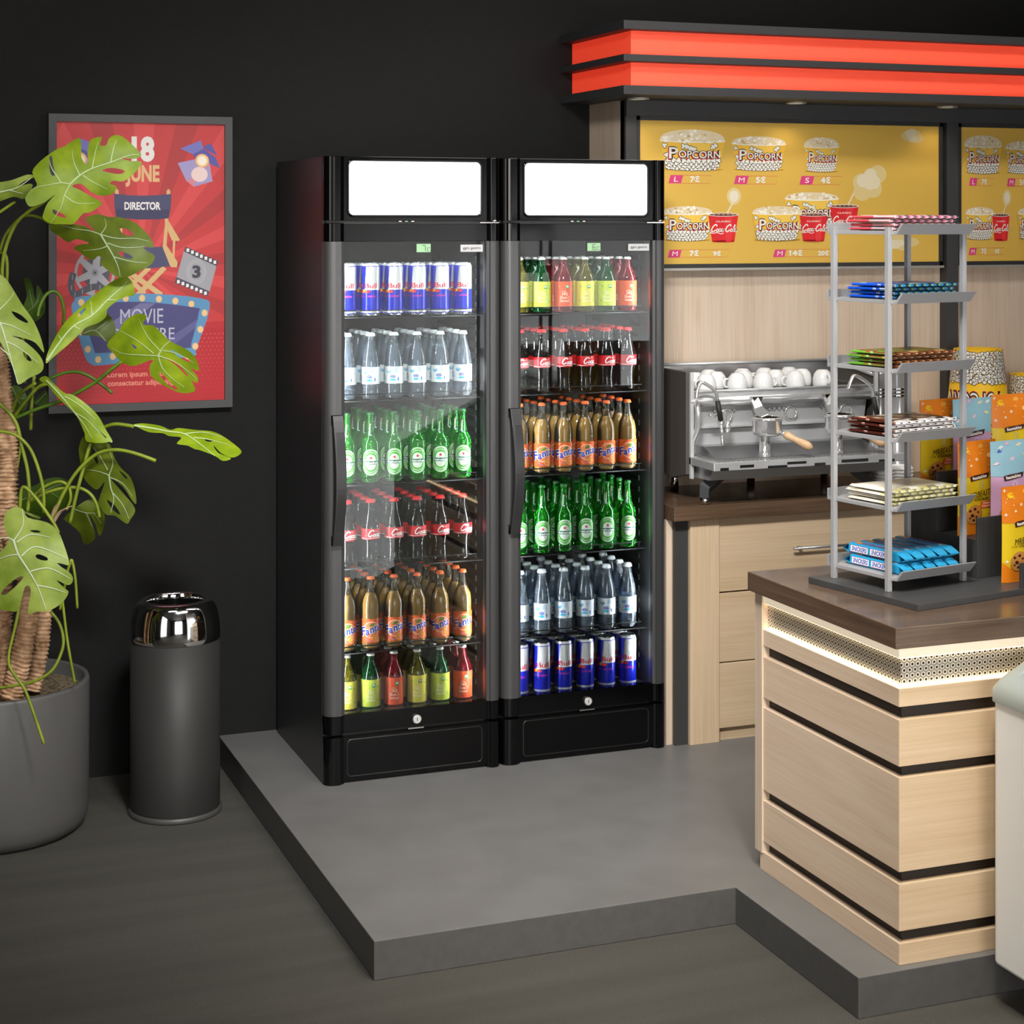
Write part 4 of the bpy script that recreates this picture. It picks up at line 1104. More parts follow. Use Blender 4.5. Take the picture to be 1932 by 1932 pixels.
for s, d0, d1, r, k in STEMS:
    p = path_px(s, d0, d1, 5)
    MB().tube(p, r, STD if k else STM, 7).build('petiole', pt)
HUSK = P('#b8997c', .8)
hk = MB()
for s in ('330,1190 350,1130 395,1050', '345,1200 400,1120 470,1085', '340,1215 380,1130 440,1100', '335,1160 360,1090 385,1075'):
    p = path_px(z2(s), 5.07, 5.05, 4); hk.tube(p, [.005 * (1 - .9 * i / len(p)) for i in range(len(p))], HUSK, 4)
hk.build('dry_husk', pt)
def leafmat(name, c0, c1):
    m = noisy(name, c0, c1, 16, .46, .25, 5, .3, .7, .35)
    b = m.node_tree.nodes['Principled BSDF']
    b.inputs['Subsurface Weight'].default_value = 0
    return m
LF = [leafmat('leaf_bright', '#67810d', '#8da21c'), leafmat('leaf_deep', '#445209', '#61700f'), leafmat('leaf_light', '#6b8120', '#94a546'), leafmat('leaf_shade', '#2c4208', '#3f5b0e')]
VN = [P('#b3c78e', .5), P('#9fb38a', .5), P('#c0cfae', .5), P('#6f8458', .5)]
def leaf(conv, outline, holes, veins, d, gu, gv, curl, mi, vw=1.):
    """one split leaf: blade with slits and raised veins, bent in depth; gu/gv tilt it (m per 100 px), curl bends it about its midrib"""
    def cv(s):
        v = [float(a) for a in conv(s).replace(',', ' ').split()]
        return [(v[i], v[i + 1]) for i in range(0, len(v), 2)]
    o = [(p.x, p.y) for p in smooth_loop([(*p, 0) for p in cv(outline)], 3)]
    hs = [[(p.x, p.y) for p in smooth_loop([(*p, 0) for p in cv(h)], 3)] for h in holes]
    vv = [cv(v) for v in veins]
    uc, vc = sum(p[0] for p in o) / len(o), sum(p[1] for p in o) / len(o)
    a, b_ = Vector(vv[0][0]), Vector(vv[0][-1]); t = (b_ - a).normalized()
    def depth(u, v):
        q = Vector((u, v)) - a; s = q.x * t.y - q.y * t.x; L = q.dot(t)
        return d + gu * (u - uc) / 100 + gv * (v - vc) / 100 + curl * (s / 100) ** 2 + .007 * math.sin(L / 19.) * min(1, abs(s) / 45)
    A = Art()
    A.poly(o, LF[mi], 0, hs)
    mb = MB(); A.put(mb, lambda x, y, l: at_d(x, y, depth(x, y)), 6.5, 6.5)
    A = Art()
    for i, p in enumerate(vv):
        p = [(q.x, q.y) for q in smooth_path([(*q, 0) for q in p], 5)]; n = len(p)
        w0 = (3.4 if i == 0 else 2.1) * vw
        A.line(p, [w0 * (1 - .75 * k / n) for k in range(n)], VN[mi], 1)
    A.put(mb, lambda x, y, l: at_d(x, y, depth(x, y) - .0022), 6.5, 6.5)
    return mb.build('leaf', pt, solid=0)
leaf(z1, '920,385 880,412 835,412 775,402 840,425 920,432 905,470 860,520 800,560 740,555 715,575 755,590 755,612 720,645 650,652 590,625 540,582 500,575 470,592 520,615 590,655 660,695 650,720 590,760 540,770 480,835 420,838 330,835 280,800 285,760 310,700 362,642 300,690 240,715 190,722 165,680 175,645 225,600 240,575 210,500 250,440 310,390 370,350 420,330 480,290 522,280 530,340 530,400 553,445 574,430 570,370 590,290 662,272 650,322 690,325 710,280 750,258 800,270 870,330',
     ['322,402 338,400 345,450 358,510 345,524 325,495', '665,488 720,472 790,482 812,497 780,512 720,505', '345,742 375,755 425,782 425,796 380,785 345,765'],
     ['455,578 520,520 600,475 720,435 840,390 905,385', '455,578 400,568 330,580 225,602 185,640', '455,578 420,650 395,730 330,830', '520,520 480,430 470,350', '600,475 620,370 640,300', '720,435 740,340 760,285', '420,650 500,700 620,700', '400,568 340,480 320,420', '540,520 600,560 700,610'], 5.02, .03, -.02, .06, 0)
leaf(z1, '330,838 420,840 500,840 560,855 620,890 590,850 555,800 640,773 700,790 790,795 880,830 940,880 980,930 1000,990 935,985 960,1015 1005,1040 1000,1080 970,1110 900,1150 820,1185 770,1185 720,1155 650,1090 668,1068 640,1045 610,1070 570,1060 510,1015 480,995 520,970 580,962 500,935 445,955 380,915 332,880',
     ['780,868 815,866 860,890 866,908 845,915 800,900', '768,1020 800,1018 858,1045 858,1062 820,1060 790,1045'],
     ['655,905 700,980 740,1050 770,1120 782,1180', '655,905 690,850 680,800', '655,905 760,930 880,930 970,950', '655,905 580,880 500,870 400,845', '700,980 640,1000 540,1010', '740,1050 850,1080 960,1090', '700,960 800,990 940,985'], 5.06, .02, .03, .05, 1)
leaf(z1, '300,1745 305,1690 350,1590 420,1480 500,1400 600,1310 700,1230 780,1185 830,1182 865,1225 875,1300 820,1310 760,1340 700,1390 690,1440 640,1480 560,1510 520,1550 470,1600 400,1660 340,1710',
     ['505,1425 550,1385 555,1395 515,1440'], ['305,1725 400,1590 480,1500 600,1430 700,1330 780,1260 830,1210', '480,1500 520,1520', '400,1590 380,1560', '600,1430 590,1340', '700,1330 760,1330'], 5.09, .04, -.03, .25, 0)
leaf(z1, '700,1420 740,1470 752,1550 705,1610 650,1570 560,1562 530,1555 560,1510 640,1470 680,1430', [], ['540,1550 620,1530 690,1600', '620,1530 700,1470'], 5.2, .02, .02, .1, 1, .7)
leaf(z1, '780,1520 820,1460 900,1420 955,1438 930,1490 1000,1500 1060,1555 1110,1600 1210,1650 1260,1690 1290,1750 1292,1795 1240,1772 1285,1830 1285,1868 1240,1850 1150,1760 1095,1722 1050,1712 1110,1722 1180,1772 1230,1832 1265,1895 1268,1925 1220,1938 1160,1932 1080,1895 985,1830 975,1760 1000,1718 930,1742 860,1762 790,1735 740,1680 695,1625 745,1560',
     ['1035,1805 1060,1815 1110,1870 1155,1905 1140,1915 1090,1880 1045,1830', '855,1615 890,1640 875,1648', '1110,1652 1180,1690 1240,1722 1225,1735 1160,1700'],
     ['1030,1695 1060,1640 1110,1595', '1030,1695 930,1690 800,1680 720,1640', '1030,1695 1060,1780 1130,1850 1200,1900', '1030,1695 1130,1730 1230,1800 1280,1850', '1000,1680 900,1600 780,1530', '1045,1665 960,1570 900,1450', '1060,1660 1150,1680 1260,1740'], 5.1, -.03, .035, .07, 0)
leaf(z1, '-60,1120 0,1165 40,1195 90,1270 150,1370 220,1470 270,1590 286,1675 230,1610 160,1582 75,1565 150,1595 240,1670 282,1740 270,1800 190,1840 118,1882 95,1800 60,1720 0,1600 -70,1500',
     ['150,1672 175,1680 205,1722 195,1730 165,1712', '75,1405 130,1425 180,1470 170,1480 110,1450'], ['-60,1380 0,1480 40,1600 80,1750 115,1870', '0,1480 80,1500 200,1560', '-30,1420 60,1330 90,1280', '40,1600 120,1640 250,1740', '60,1690 0,1640'], 4.98, .05, -.03, .05, 2)
leaf(z1, '-60,575 0,565 80,550 180,515 225,530 160,558 118,592 190,575 212,592 160,672 90,660 0,690 -60,720', [], ['-60,640 40,620 120,595 200,540', '60,615 150,640'], 5.0, .03, .02, .2, 2)
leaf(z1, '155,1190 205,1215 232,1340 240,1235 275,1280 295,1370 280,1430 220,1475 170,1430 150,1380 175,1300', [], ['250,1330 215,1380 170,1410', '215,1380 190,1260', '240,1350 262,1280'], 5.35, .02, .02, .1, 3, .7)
leaf(z2, '255,262 300,240 340,280 420,350 470,360 560,420 640,500 690,590 732,662 710,665 640,590 710,668 570,668 550,610 510,520 480,480 440,440 350,350 320,310', [], ['300,265 400,370 480,470 550,560 600,650', '420,370 520,430 620,520', '490,480 560,520 650,610'], 5.08, -.03, .03, .22, 0)
leaf(z2, '865,557 930,548 1040,562 1110,590 1160,578 1270,590 1380,600 1450,630 1520,680 1570,725 1558,752 1510,770 1440,742 1390,690 1420,740 1505,775 1450,792 1400,760 1300,722 1265,715 1220,692 1150,680 1180,640 1100,630 1060,612 970,605 900,575', ['1330,655 1370,652 1390,660 1360,668'],
     ['870,560 1000,580 1100,600 1200,615 1300,680 1400,760', '1200,615 1330,605 1450,640', '1260,640 1350,650 1500,690'], 5.08, -.03, -.12, .3, 0)
leaf(z2, '545,630 620,660 710,680 740,760 790,840 850,900 880,990 887,1070 860,1050 800,960 722,908 800,1000 860,1070 880,1120 850,1170 825,1202 750,1150 690,1142 650,1090 642,1050 682,928 640,975 600,965 540,890 515,750 515,700',
     ['592,680 615,720 638,790 630,810 605,760', '695,1045 740,1075 780,1130 770,1138 725,1100', '775,855 810,880 830,905 815,905'], ['710,885 720,960 740,1040 720,1130', '710,885 640,860 545,845', '710,885 735,800 700,700', '720,900 800,940 860,1020', '735,1000 800,1080 840,1170', '700,850 650,760 600,700'], 5.16, .02, .03, .08, 1)
leaf(z2, '500,1090 560,1050 620,1045 660,1100 682,1160 670,1240 645,1280 620,1200 580,1140 610,1230 617,1300 550,1337 520,1260 440,1190 415,1165', [], ['480,1105 560,1130 630,1130', '560,1130 600,1220', '610,1130 660,1200'], 5.22, .02, .03, .1, 1, .7)
leaf(z2, '25,1180 40,1130 90,1093 150,1105 180,1160 300,1190 370,1240 410,1320 452,1462 405,1462 372,1456 405,1486 440,1508 470,1540 472,1580 440,1600 368,1568 420,1620 446,1650 400,1720 310,1770 240,1770 180,1787 200,1650 188,1605 160,1620 140,1700 110,1770 40,1765 -20,1745 -60,1650 -60,1420 0,1385 60,1310 40,1260',
     ['10,1650 60,1590 130,1545 152,1550 110,1600 40,1660 15,1662', '232,1408 255,1400 305,1420 308,1440 270,1438 240,1425', '195,1245 240,1243 265,1256 225,1258'],
     ['90,1310 120,1400 190,1510 250,1620 300,1760', '90,1310 150,1210 145,1110', '90,1310 40,1290 -40,1310', '120,1400 50,1410 -50,1450', '110,1320 200,1270 330,1290', '140,1410 240,1350 440,1430', '200,1510 320,1490 460,1560', '240,1600 340,1620 430,1650'], 4.93, .02, -.02, .035, 2, 1.25)
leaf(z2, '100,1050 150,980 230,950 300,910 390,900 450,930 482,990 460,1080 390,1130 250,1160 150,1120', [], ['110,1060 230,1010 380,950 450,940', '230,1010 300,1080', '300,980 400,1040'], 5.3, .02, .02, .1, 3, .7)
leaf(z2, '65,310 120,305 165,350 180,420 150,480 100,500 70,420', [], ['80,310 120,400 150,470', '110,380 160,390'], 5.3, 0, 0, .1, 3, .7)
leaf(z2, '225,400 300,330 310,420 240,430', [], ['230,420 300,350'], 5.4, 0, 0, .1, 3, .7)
leaf(z2, '150,1120 220,1140 265,1160 250,1172 190,1150', [], ['155,1122 255,1165'], 5.1, 0, 0, .1, 0, .6)
# ================================================================== SNACK RACK ON THE ISLAND
RZ = math.radians(10.8)
XL, YL = Vector((math.cos(RZ), math.sin(RZ), 0)), Vector((-math.sin(RZ), math.cos(RZ), 0))
ZB = .881
BOARD = wood('riser_black', '#2f2f30', '#3a3a3b', '#444445', 2, .4)
BOARDX = wood('board_black', '#373738', '#3f3f40', '#474748', 0, .38)
t = MB().prism([(0, 0), (.80, 0), (.80, .385), (0, .385)], 2, 0, .0155, BOARDX).build('display_board', bevel=.0008)
t.matrix_basis = Matrix.Translation((2.380, 3.568, .8652)) @ Matrix.Rotation(RZ, 4, 'Z')
tag(t, 'dark grey board lying askew on the island worktop, under the rack', 'board')
RK = mat('rack_grey', '#9b9b9d', .42, metal=.1)
RB = Vector((2.398, 3.721, ZB))
rk = thing('snack_rack', 'six-tier light grey metal rack of chocolate on the island counter', 'rack', RB, RZ)
RW, RD_ = .252, .194
for x in (0, RW):
    for y in (0, RD_):
        MB().box(x - .0064, x + .0064, y - .0064, y + .0064, 0, .884, RK).build('post', rk, world=False, bevel=.0008)
RSH = [.031 + .1677 * k for k in range(6)]
for z in RSH:
    s = MB().box(.001, RW - .001, -.012, RD_ + .022, z - .004, z + .005, RK)
    s.prism([(-.012, z - .004), (-.022, z - .004), (-.044, z + .022), (-.037, z + .022), (-.019, z + .003), (-.012, z + .005)], 0, .006, RW + .002, RK)
    s.box(.001, RW - .001, RD_ + .022, RD_ + .027, z - .004, z + .024, RK)
    s.build('shelf', rk, world=False, bevel=.0006)
def packet(name, lab, side, front, top, extra):
    """flat chocolate packet: pillow body with sealed fins; drawn pattern on its edges and face"""
    t = thing(name, lab, 'chocolate')
    a, b, c = .104, .076, .0092
    m = P(side[0][1], .3)
    B = MB(); n = 9; vs = []; nx, ny = 14, 8
    for sgn in (-1, 1):
        for j in range(ny + 1):
            for i in range(nx + 1):
                x, y = -a + 2 * a * i / nx, -b + 2 * b * j / ny
                e = min(1, (1 - abs(x) / a) * 9) ** .5 * min(1, (1 - abs(y) / b) * 12) ** .5
                vs.append((x, y, c / 2 + sgn * c / 2 * max(.08, e) + (random.uniform(-.0003, .0003) if sgn > 0 else 0)))
    fs = []; N = (nx + 1) * (ny + 1)
    for j in range(ny):
        for i in range(nx):
            k = j * (nx + 1) + i
            fs += [(k, k + nx + 1, k + nx + 2, k + 1), (N + k, N + k + 1, N + k + nx + 2, N + k + nx + 1)]
    for f in fs:
        pass
    TM = [P(x, .3) for x in top]; FM = [P(x, .3) for x in front]
    base = len(B.v); B.v += vs
    for idx, f in enumerate(fs):
        k = idx // 2; i, j = k % nx, k // nx
        mm = TM[(i // 2 + j // 2) % len(TM)] if (i + j) % 3 else TM[0]
        if i == 0: mm = P(side[min(len(side) - 1, j * len(side) // ny)][1], .3)
        if j == 0: mm = FM[(i // 2) % len(FM)]
        B.f.append([q + base for q in f]); B.m.append(mm); B.s.append(True)
    # edge faces
    def edge(pts, cols, sgn):
        pass
    for j in range(ny):
        y0, y1 = -b + 2 * b * j / ny, -b + 2 * b * (j + 1) / ny
        jj = ny - 1 - j
        mm = P(side[min(len(side) - 1, jj * len(side) // ny)][1], .3)
        B.add([(-a - .001, y0, c * .12), (-a - .001, y1, c * .12), (-a - .001, y1, c * .88), (-a - .001, y0, c * .88)], [(0, 1, 2, 3)], mm)
    A = Art(); w = 2 * a / 8
    A.rect(-a, c * .12, a, c * .88, FM[0], 0)
    for k in range(8):
        x = -a + w * k
        A.poly([(x, c * .12), (x + w * .55, c * .12), (x + w * .95, c * .5), (x + w * .55, c * .88), (x, c * .88), (x + w * .4, c * .5)], FM[1], 1)
        if len(FM) > 2: A.ell(x + w * .7, c * .5, w * .16, c * .18, FM[2], 2, 8)
    A.put(B, lambda x, y, l: Vector((x, -b - .0008 - l * .0002, y)))
    for q in extra:
        y, hw, col = q
        A = Art(); A.rect(-y - hw, c * .2, -y + hw, c * .8, P(col, .3), 1)
        A.put(B, lambda x, yy, l: Vector((-a - .0014, x, yy)))
    body = B.build('wrapper', t, world=False)
    f = MB()
    for sx in (-1, 1):
        x0, x1 = sx * a, sx * (a + .012); FMt = TM[0] if sx > 0 else P(side[0][1], .3)
        pts = []
        f.box(min(x0, x1), max(x0, x1), -b * .97, b * .97, c * .46, c * .54, FMt)
    f.box(-a, a, b, b + .008, c * .46, c * .54, P(side[0][1], .3))
    f.build('sealed_edge', t, world=False)
    return t
PK = {5: ('pink', [(0, '#e0606c'), (1, '#e0606c'), (2, '#cfe4e4'), (3, '#f4e6e6')], ['#f0b6c8', '#6d5d5c', '#d64b8a'], ['#f3dfe2', '#f0c4d0', '#f7eef0'], []),
      4: ('bright blue', [(0, '#1d5fd2'), (1, '#1d5fd2'), (2, '#1d5fd2'), (3, '#c7d6cf')], ['#2c7fae', '#0f2b3a', '#9fae5e'], ['#2b6fc8', '#4b93d6', '#173f7a'], [(.02, .006, '#e8ded0')]),
      3: ('green and brown', [(0, '#74b03e'), (1, '#74b03e'), (2, '#94493e'), (3, '#94493e')], ['#4a2614', '#7d4c2c', '#c79a64'], ['#7a9b4a', '#6b3a22', '#8c5a34'], [(.055, .007, '#f1c95e'), (-.005, .004, '#e8d9d2'), (-.02, .006, '#c63a3a')]),
      2: ('dark brown', [(0, '#57281f'), (1, '#57281f'), (2, '#57281f'), (3, '#e3b9a8')], ['#f1efee', '#cfcac8', '#3b2a26'], ['#4c241d', '#5d2e26', '#efe6e2'], [(-.02, .006, '#e9c6b8')]),
      1: ('white and yellow', [(0, '#f0ead8'), (1, '#f5f1e6'), (2, '#f7f4ec'), (3, '#f5f0dc')], ['#d9d48a', '#8f8a70', '#f4f1e4'], ['#f2eee0', '#f0e3a8', '#f6f3ea'], [(.05, .012, '#efd78a')])}
TIER = ['lowest', 'second', 'third', 'fourth', 'fifth', 'top']
STK = ['bottom', 'second', 'third', 'topmost']
for k, (nm, sd, fr, tp, ex) in PK.items():
    src = None
    for i in range(4):
        lab = '%s chocolate packet, %s of its stack of four on the rack' % (nm, STK[i])
        p = RB + XL * (.128 + (.004 if i % 2 else -.002)) + YL * (.083 + .003 * (i % 3)) + Vector((0, 0, RSH[k] + .0054 + .0096 * i))
        if src is None:
            src = packet('chocolate_packet', lab, sd, fr, tp, ex); src['group'] = nm + ' chocolate packets on the rack'
            src.matrix_basis = Matrix.Translation(p) @ Matrix.Rotation(RZ + .01, 4, 'Z')
        else: dup(src, p, RZ + (.02 if i % 2 else -.015), lab, nm + ' chocolate packets on the rack')
def snack_bar():
    t = thing('snack_bar', 'x', 'snack bar')
    L, w, h = .086, .0168, .026
    SKY, NAVY, RED2 = P('#2790c0', .3), P('#2a3fa6', .35), P('#c8242f', .35)
    B = MB(); prof = [(-w, .004), (-w * .93, h * .8), (-w * .6, h * .98), (0, h), (w * .6, h * .98), (w * .93, h * .8), (w, .004), (w * .8, 0), (-w * .8, 0)]
    B.prism(prof, 1, -L, L, SKY, False)
    A = Art()
    for y0 in (-.078, -.010):
        A.rect(y0, .005, y0 + .060, .0205, P('#eef0f4', .35), 1); A.rect(y0 + .0015, .0062, y0 + .0585, .0193, P('#f8f8fa', .35), 1.5)
        A.line([(y0, .005), (y0 + .06, .005), (y0 + .06, .0205), (y0, .0205)], .0008, RED2, 1.6, True)
        A.text('SNICKERS', y0 + .030, .0078, .0100, NAVY, 2, w=.052, bold=.035, shear=.12)
    A.put(B, lambda x, y, l: Vector((-w * (1.0 - .07 * (y - .004) / .017) - .0003 - l * .0003, -x, y)))
    A = Art()
    A.rect(-.072, -.0105, .072, .0105, P('#efeff4', .35), 1); A.rect(-.072, .0065, .072, .0105, RED2, 1.5); A.rect(-.05, -.0105, .06, -.0075, P('#3a2018', .35), 1.5)
    A.text('SNICKERS', 0, -.0055, .0105, NAVY, 2, w=.10, bold=.035, shear=.12)
    A.poly([(-.072, -.0105), (-.045, -.0105), (-.058, .0065), (-.072, .0065)], P('#d88a2e', .35), 1.8)
    A.put(B, lambda x, y, l: Vector((y, -x, h * (1.0 - .03 * abs(y) / .0105) + .0002 + l * .0003)))
    B.build('wrapper', t, world=False)
    for s in (-1, 1):
        f = MB(); vs = []
        for j in range(7):
            x = -w + 2 * w * j / 6
            vs += [(x, s * L, h * .90 - .1 * h * abs(j - 3) / 3), (x, s * (L + .010), h * .62), (x * .96, s * (L + .022), h * .36 + .0015 * math.cos(j * 2.4)), (x, s * L, .001)]
        for j in range(6):
            k = 4 * j
            f.add([vs[k], vs[k + 1], vs[k + 2], vs[k + 4], vs[k + 5], vs[k + 6], vs[k + 3], vs[k + 7]], [(0, 1, 4, 3), (1, 2, 5, 4), (2, 6, 7, 5)], P('#2c8fbb', .3), True)
        f.build('crimped_end', t, world=False)
    return t
src = None
for layer in range(2):
    for i in range(5):
        lab = 'blue snack bar, %s layer, %s from the left on the lowest tier' % (('lower', 'upper')[layer], ORD[i])
        p = RB + XL * (.046 + .0385 * i + .006 * layer) + YL * (.082 + .010 * layer) + Vector((0, 0, RSH[0] + .0055 + .0272 * layer))
        if src is None:
            src = snack_bar(); src['label'] = lab; src['group'] = 'blue snack bars on the lowest tier'
            src.matrix_basis = Matrix.Translation(p) @ Matrix.Rotation(RZ + .01, 4, 'Z')
        else: dup(src, p, RZ + (.03 if layer else .01), lab, 'blue snack bars on the lowest tier')

# ================================================================== STEPPED RISER WITH COOKIE POUCHES
R0 = Vector((2.665, 3.92, ZB))
rs = thing('display_riser', 'dark stepped display riser holding cookie pouches, behind the rack', 'riser', R0, RZ)
MB().prism([(.0, 0), (.0, .192), (.095, .192), (.095, 0)], 0, 0, .6, BOARD).build('step', rs, world=False)
MB().prism([(-.142, 0), (-.142, .096), (-.0005, .096), (-.0005, 0)], 0, 0, .6, BOARD).build('step', rs, world=False)
for y, z0, z1 in ((-.149, .0, .152), (-.007, .0965, .251), (-.291, .0, .061)):
    MB().box(0, .6, y, y + .0065, z0, z1, BOARD).build('lip', rs, world=False, bevel=.0006)
def pouch(lab, flav):
    t = thing('cookie_pouch', lab, 'pouch', group='cookie pouches on the riser')
    w, h, d, SX = .0515, .237, .013, 1.42
    OR, YE = (P('#e27e18', .38), P('#e2c01f', .38)) if flav == 'o' else (P('#8fb9c8', .38), P('#d0a3c5', .38))
    nx, nz = 8, 16; vs = []
    def pt(s, x, z):
        f = z / h; th = d * (1 - f) ** .55 * (1 - (x / w) ** 2) ** .6 + .0006 if abs(x) < w else .0006
        if f > .9: th = .0007
        ww = 1 - .03 * math.sin(PI * f)
        return Vector((x * ww * SX, s * th, z))
    B = MB()
    for s in (-1, 1):
        vs = [pt(s, -w + 2 * w * i / nx, h * j / nz) for j in range(nz + 1) for i in range(nx + 1)]
        fs, b0 = [], 0
        for j in range(nz):
            for i in range(nx):
                k = j * (nx + 1) + i; fs.append((k, k + 1, k + nx + 2, k + nx + 1))
        hi = [f for f in fs if f[0] // (nx + 1) >= 10]; lo = [f for f in fs if f[0] // (nx + 1) < 10]
        B.add(vs, hi, OR, True); B.add(vs, lo, YE, True)
    B.add([pt(1, -w + 2 * w * i / nx, 0) for i in range(nx + 1)] + [pt(-1, w - 2 * w * i / nx, 0) for i in range(nx + 1)], [list(range(2 * nx + 2))], OR)
    A = Art(); DKB = P('#3a1c1a', .4)
    if flav == 'o':
        A.poly([(-w, .148), (-w, .152), (-.02, .156), (0, .150), (.02, .156), (w, .151), (w, .146), (.02, .147), (-.01, .144)], OR, .4)
        A.poly([(-w, 0), (w, 0), (w, .028), (.02, .03), (-.01, .04), (-.03, .03), (-w, .05)], OR, .5)
        for x, z, r, c in ((-.03, .215, .008, '#f2c21f'), (.01, .222, .007, '#f6b04a'), (-.005, .19, .004, '#f7c9b0'), (.03, .198, .006, '#f8c88a'), (.038, .175, .004, '#f2c21f'), (-.02, .175, .003, '#fbe3c4')):
            A.ell(x, z, r, r, P(c, .4), 1, 12)
        for x, z in ((-.045, .228), (-.044, .168), (-.043, .052), (.045, .222), (.042, .03)):
            A.rect(x - .004, z - .001, x + .004, z + .001, WHT, 1); A.rect(x - .001, z - .004, x + .001, z + .004, WHT, 1)
        for i in range(14): A.ell(random.uniform(-.045, .045), random.uniform(.16, .23), .0014, .0014, random.choice((WHT, P('#f9d9a0'))), 1 + .02 * i, 6)
    else:
        A.poly([(-w, .148), (-w, .156), (-.02, .150), (.01, .157), (w, .149), (w, .146), (0, .144)], OR, .4)
        for x, z, a, c in ((-.03, .212, .5, '#34539c'), (-.026, .221, .5, '#e8eef0'), (.035, .198, -.9, '#e9dfa0'), (0, .19, .8, '#e3c0d0'), (-.04, .18, .2, '#f0d6dc'), (.02, .225, .3, '#f2e6b8'), (-.01, .23, 1.2, '#dcb0cc'), (.04, .226, .9, '#f0f2ee')):
            A.poly([(x + .009 * math.cos(a + q) * s, z + .006 * math.sin(a + q) * s) for q, s in ((0, 1), (1.2, .7), (PI, 1), (PI + 1.2, .7))], P(c, .4), 1)
        A.poly([(-w, 0), (w, 0), (w, .02), (-w, .035)], P('#9cc7d3', .4), .5)
    A.poly([(-.022, .134), (.025, .141), (.027, .144), (.029, .154), (-.018, .149), (-.024, .146)], DKB, 1.4)
    A.text('feastables', .002, .1405, .0078, P('#f7efe6', .4), 2, w=.040, bold=.03, rot=.12)
    TQ = P('#9fc6c8', .4) if flav == 'o' else P('#eef2f2', .4)
    A.line([(q.x, q.y) for q in smooth_path([(.0, .129, 0), (.006, .132, 0), (.011, .127, 0), (.009, .119, 0), (.005, .114, 0), (.001, .121, 0), (.0, .129, 0)], 4)], .0012, TQ, 1.4)
    A.text('MRBEAST', .002, .0935, .0150, BLK, 2, w=.055, bold=0., shear=.25, rot=.12)
    A.text('COOKIES', .006, .0845, .0062, BLK, 2, w=.040, bold=.03); A.line([(-.034, .087), (-.018, .0868)], [.0006, .0016], BLK, 2)
    A.poly([(-.004, .064), (.046, .066), (.046, .082), (.002, .080)], P('#ee6a1e' if flav == 'o' else '#c87fb4', .4), 1.4)
    A.text('Peanut', .022, .0745, .0045, WHT, 2, w=.026, bold=.02); A.text('Chocolate', .023, .0672, .0045, WHT, 2, w=.036, bold=.02)
    A.ell(-.016, .050, .0195, .0250, P('#8c5522', .4), 1.6, 24, rot=-.35); A.ell(-.0165, .0508, .0185, .024, P('#c98a45', .4), 1.8, 24, rot=-.35)
    for x, z, r in ((-.026, .06, .0035), (-.014, .064, .004), (-.006, .056, .003), (-.021, .048, .0045), (-.011, .044, .003), (-.018, .036, .0035), (-.027, .042, .0025)):
        A.ell(x, z, r, r, P('#4a2718', .4), 2.2, 10)
    for z in (.048, .041, .034): A.line([(.014, z), (.016, z - .002), (.019, z + .0025)], .0008, BLK, 2); A.rect(.021, z - .0008, .04, z + .0008, P('#8a7a1c' if flav == 'o' else '#9a7a94', .4), 2)
    def fn(x, y, l):
        p = pt(-1, max(-w, min(w, x)), max(0, min(h, y))); p.y -= .0008 + l * .00035; return p
    A.put(B, fn, .0129, .0148)
    B.build('bag', t, world=False)
    return t
po, pb = None, None
def put_pouch(flav, y, px, z, lab, drot, dy=0):
    """on the tier line y (riser frame) at the spot seen in photo column px"""
    global po, pb
    o = R0 + YL * (y + dy); n = (px - CX) / F
    # o + XL*s on the vertical plane of column px
    c = lambda p: (p.x * CS - p.y * SN) - n * (p.x * SN + p.y * CS)
    s = -c(o) / c(XL)
    p = o + XL * s; p.z = z
    src = po if flav == 'o' else pb
    if src is None:
        src = pouch(lab, flav)
        if flav == 'o': po = src
        else: pb = src
        src.matrix_basis = Matrix.Translation(p) @ Matrix.Rotation(RZ + drot, 4, 'Z')
    else: dup(src, p, RZ + drot, lab)
put_pouch('o', .062, 1772, ZB + .1925, 'orange and yellow cookie pouch at the left end of the back step', .04)
put_pouch('b', .030, 1834, ZB + .1925, 'pale blue and pink cookie pouch on the back step', .02)
put_pouch('o', .060, 1908, ZB + .1925, 'orange and yellow cookie pouch at the right end of the back step', -.05)
put_pouch('o', -.070, 1842, ZB + .0965, 'orange and yellow cookie pouch on the middle step', .06)
put_pouch('b', -.108, 1906, ZB + .0965, 'pale blue and pink cookie pouch on the middle step', .0)
put_pouch('o', -.215, 1926, ZB + .0002, 'orange and yellow cookie pouch on the board, nearest of all', .05)

# ================================================================== ESPRESSO MACHINE
MS = mat('machine_steel', '#d4d5d6', .22, metal=.55)
MW = mat('machine_satin', '#cfd0d1', .3, metal=.35)
MCH = mat('machine_chrome', '#f0f0f0', .14, metal=.75)
MD = mat('machine_side', '#4d4843', .5)
MBK = mat('machine_black', '#141414', .4)
RUB = mat('rubber', '#232323', .6)
LEGM = mat('leg_grey', '#3f4143', .45)
X0, X1, ZT = 2.60, 3.30, .867
em = thing('espresso_machine', 'chrome two-group espresso machine standing on the back worktop', 'coffee machine', (2.95, 5.34, ZT))
sp = [(5.195, 1.290), (5.50, 1.290), (5.50, .968), (5.30, .935), (5.195, .958)]
MB().prism(sp, 0, X0 - .014, X0, MD).build('side_panel', em, bevel=.002)
MB().prism(sp, 0, X1, X1 + .014, MD).build('side_panel', em, bevel=.002)
MB().box(X0 - .002, X0 + .010, 5.186, 5.196, .945, 1.288, MW).build('front_strip', em)
MB().box(X1 - .010, X1 + .002, 5.186, 5.196, .945, 1.288, MW).build('front_strip', em)
b = MB().box(X0, X1, 5.20, 5.49, 1.213, 1.221, MS)
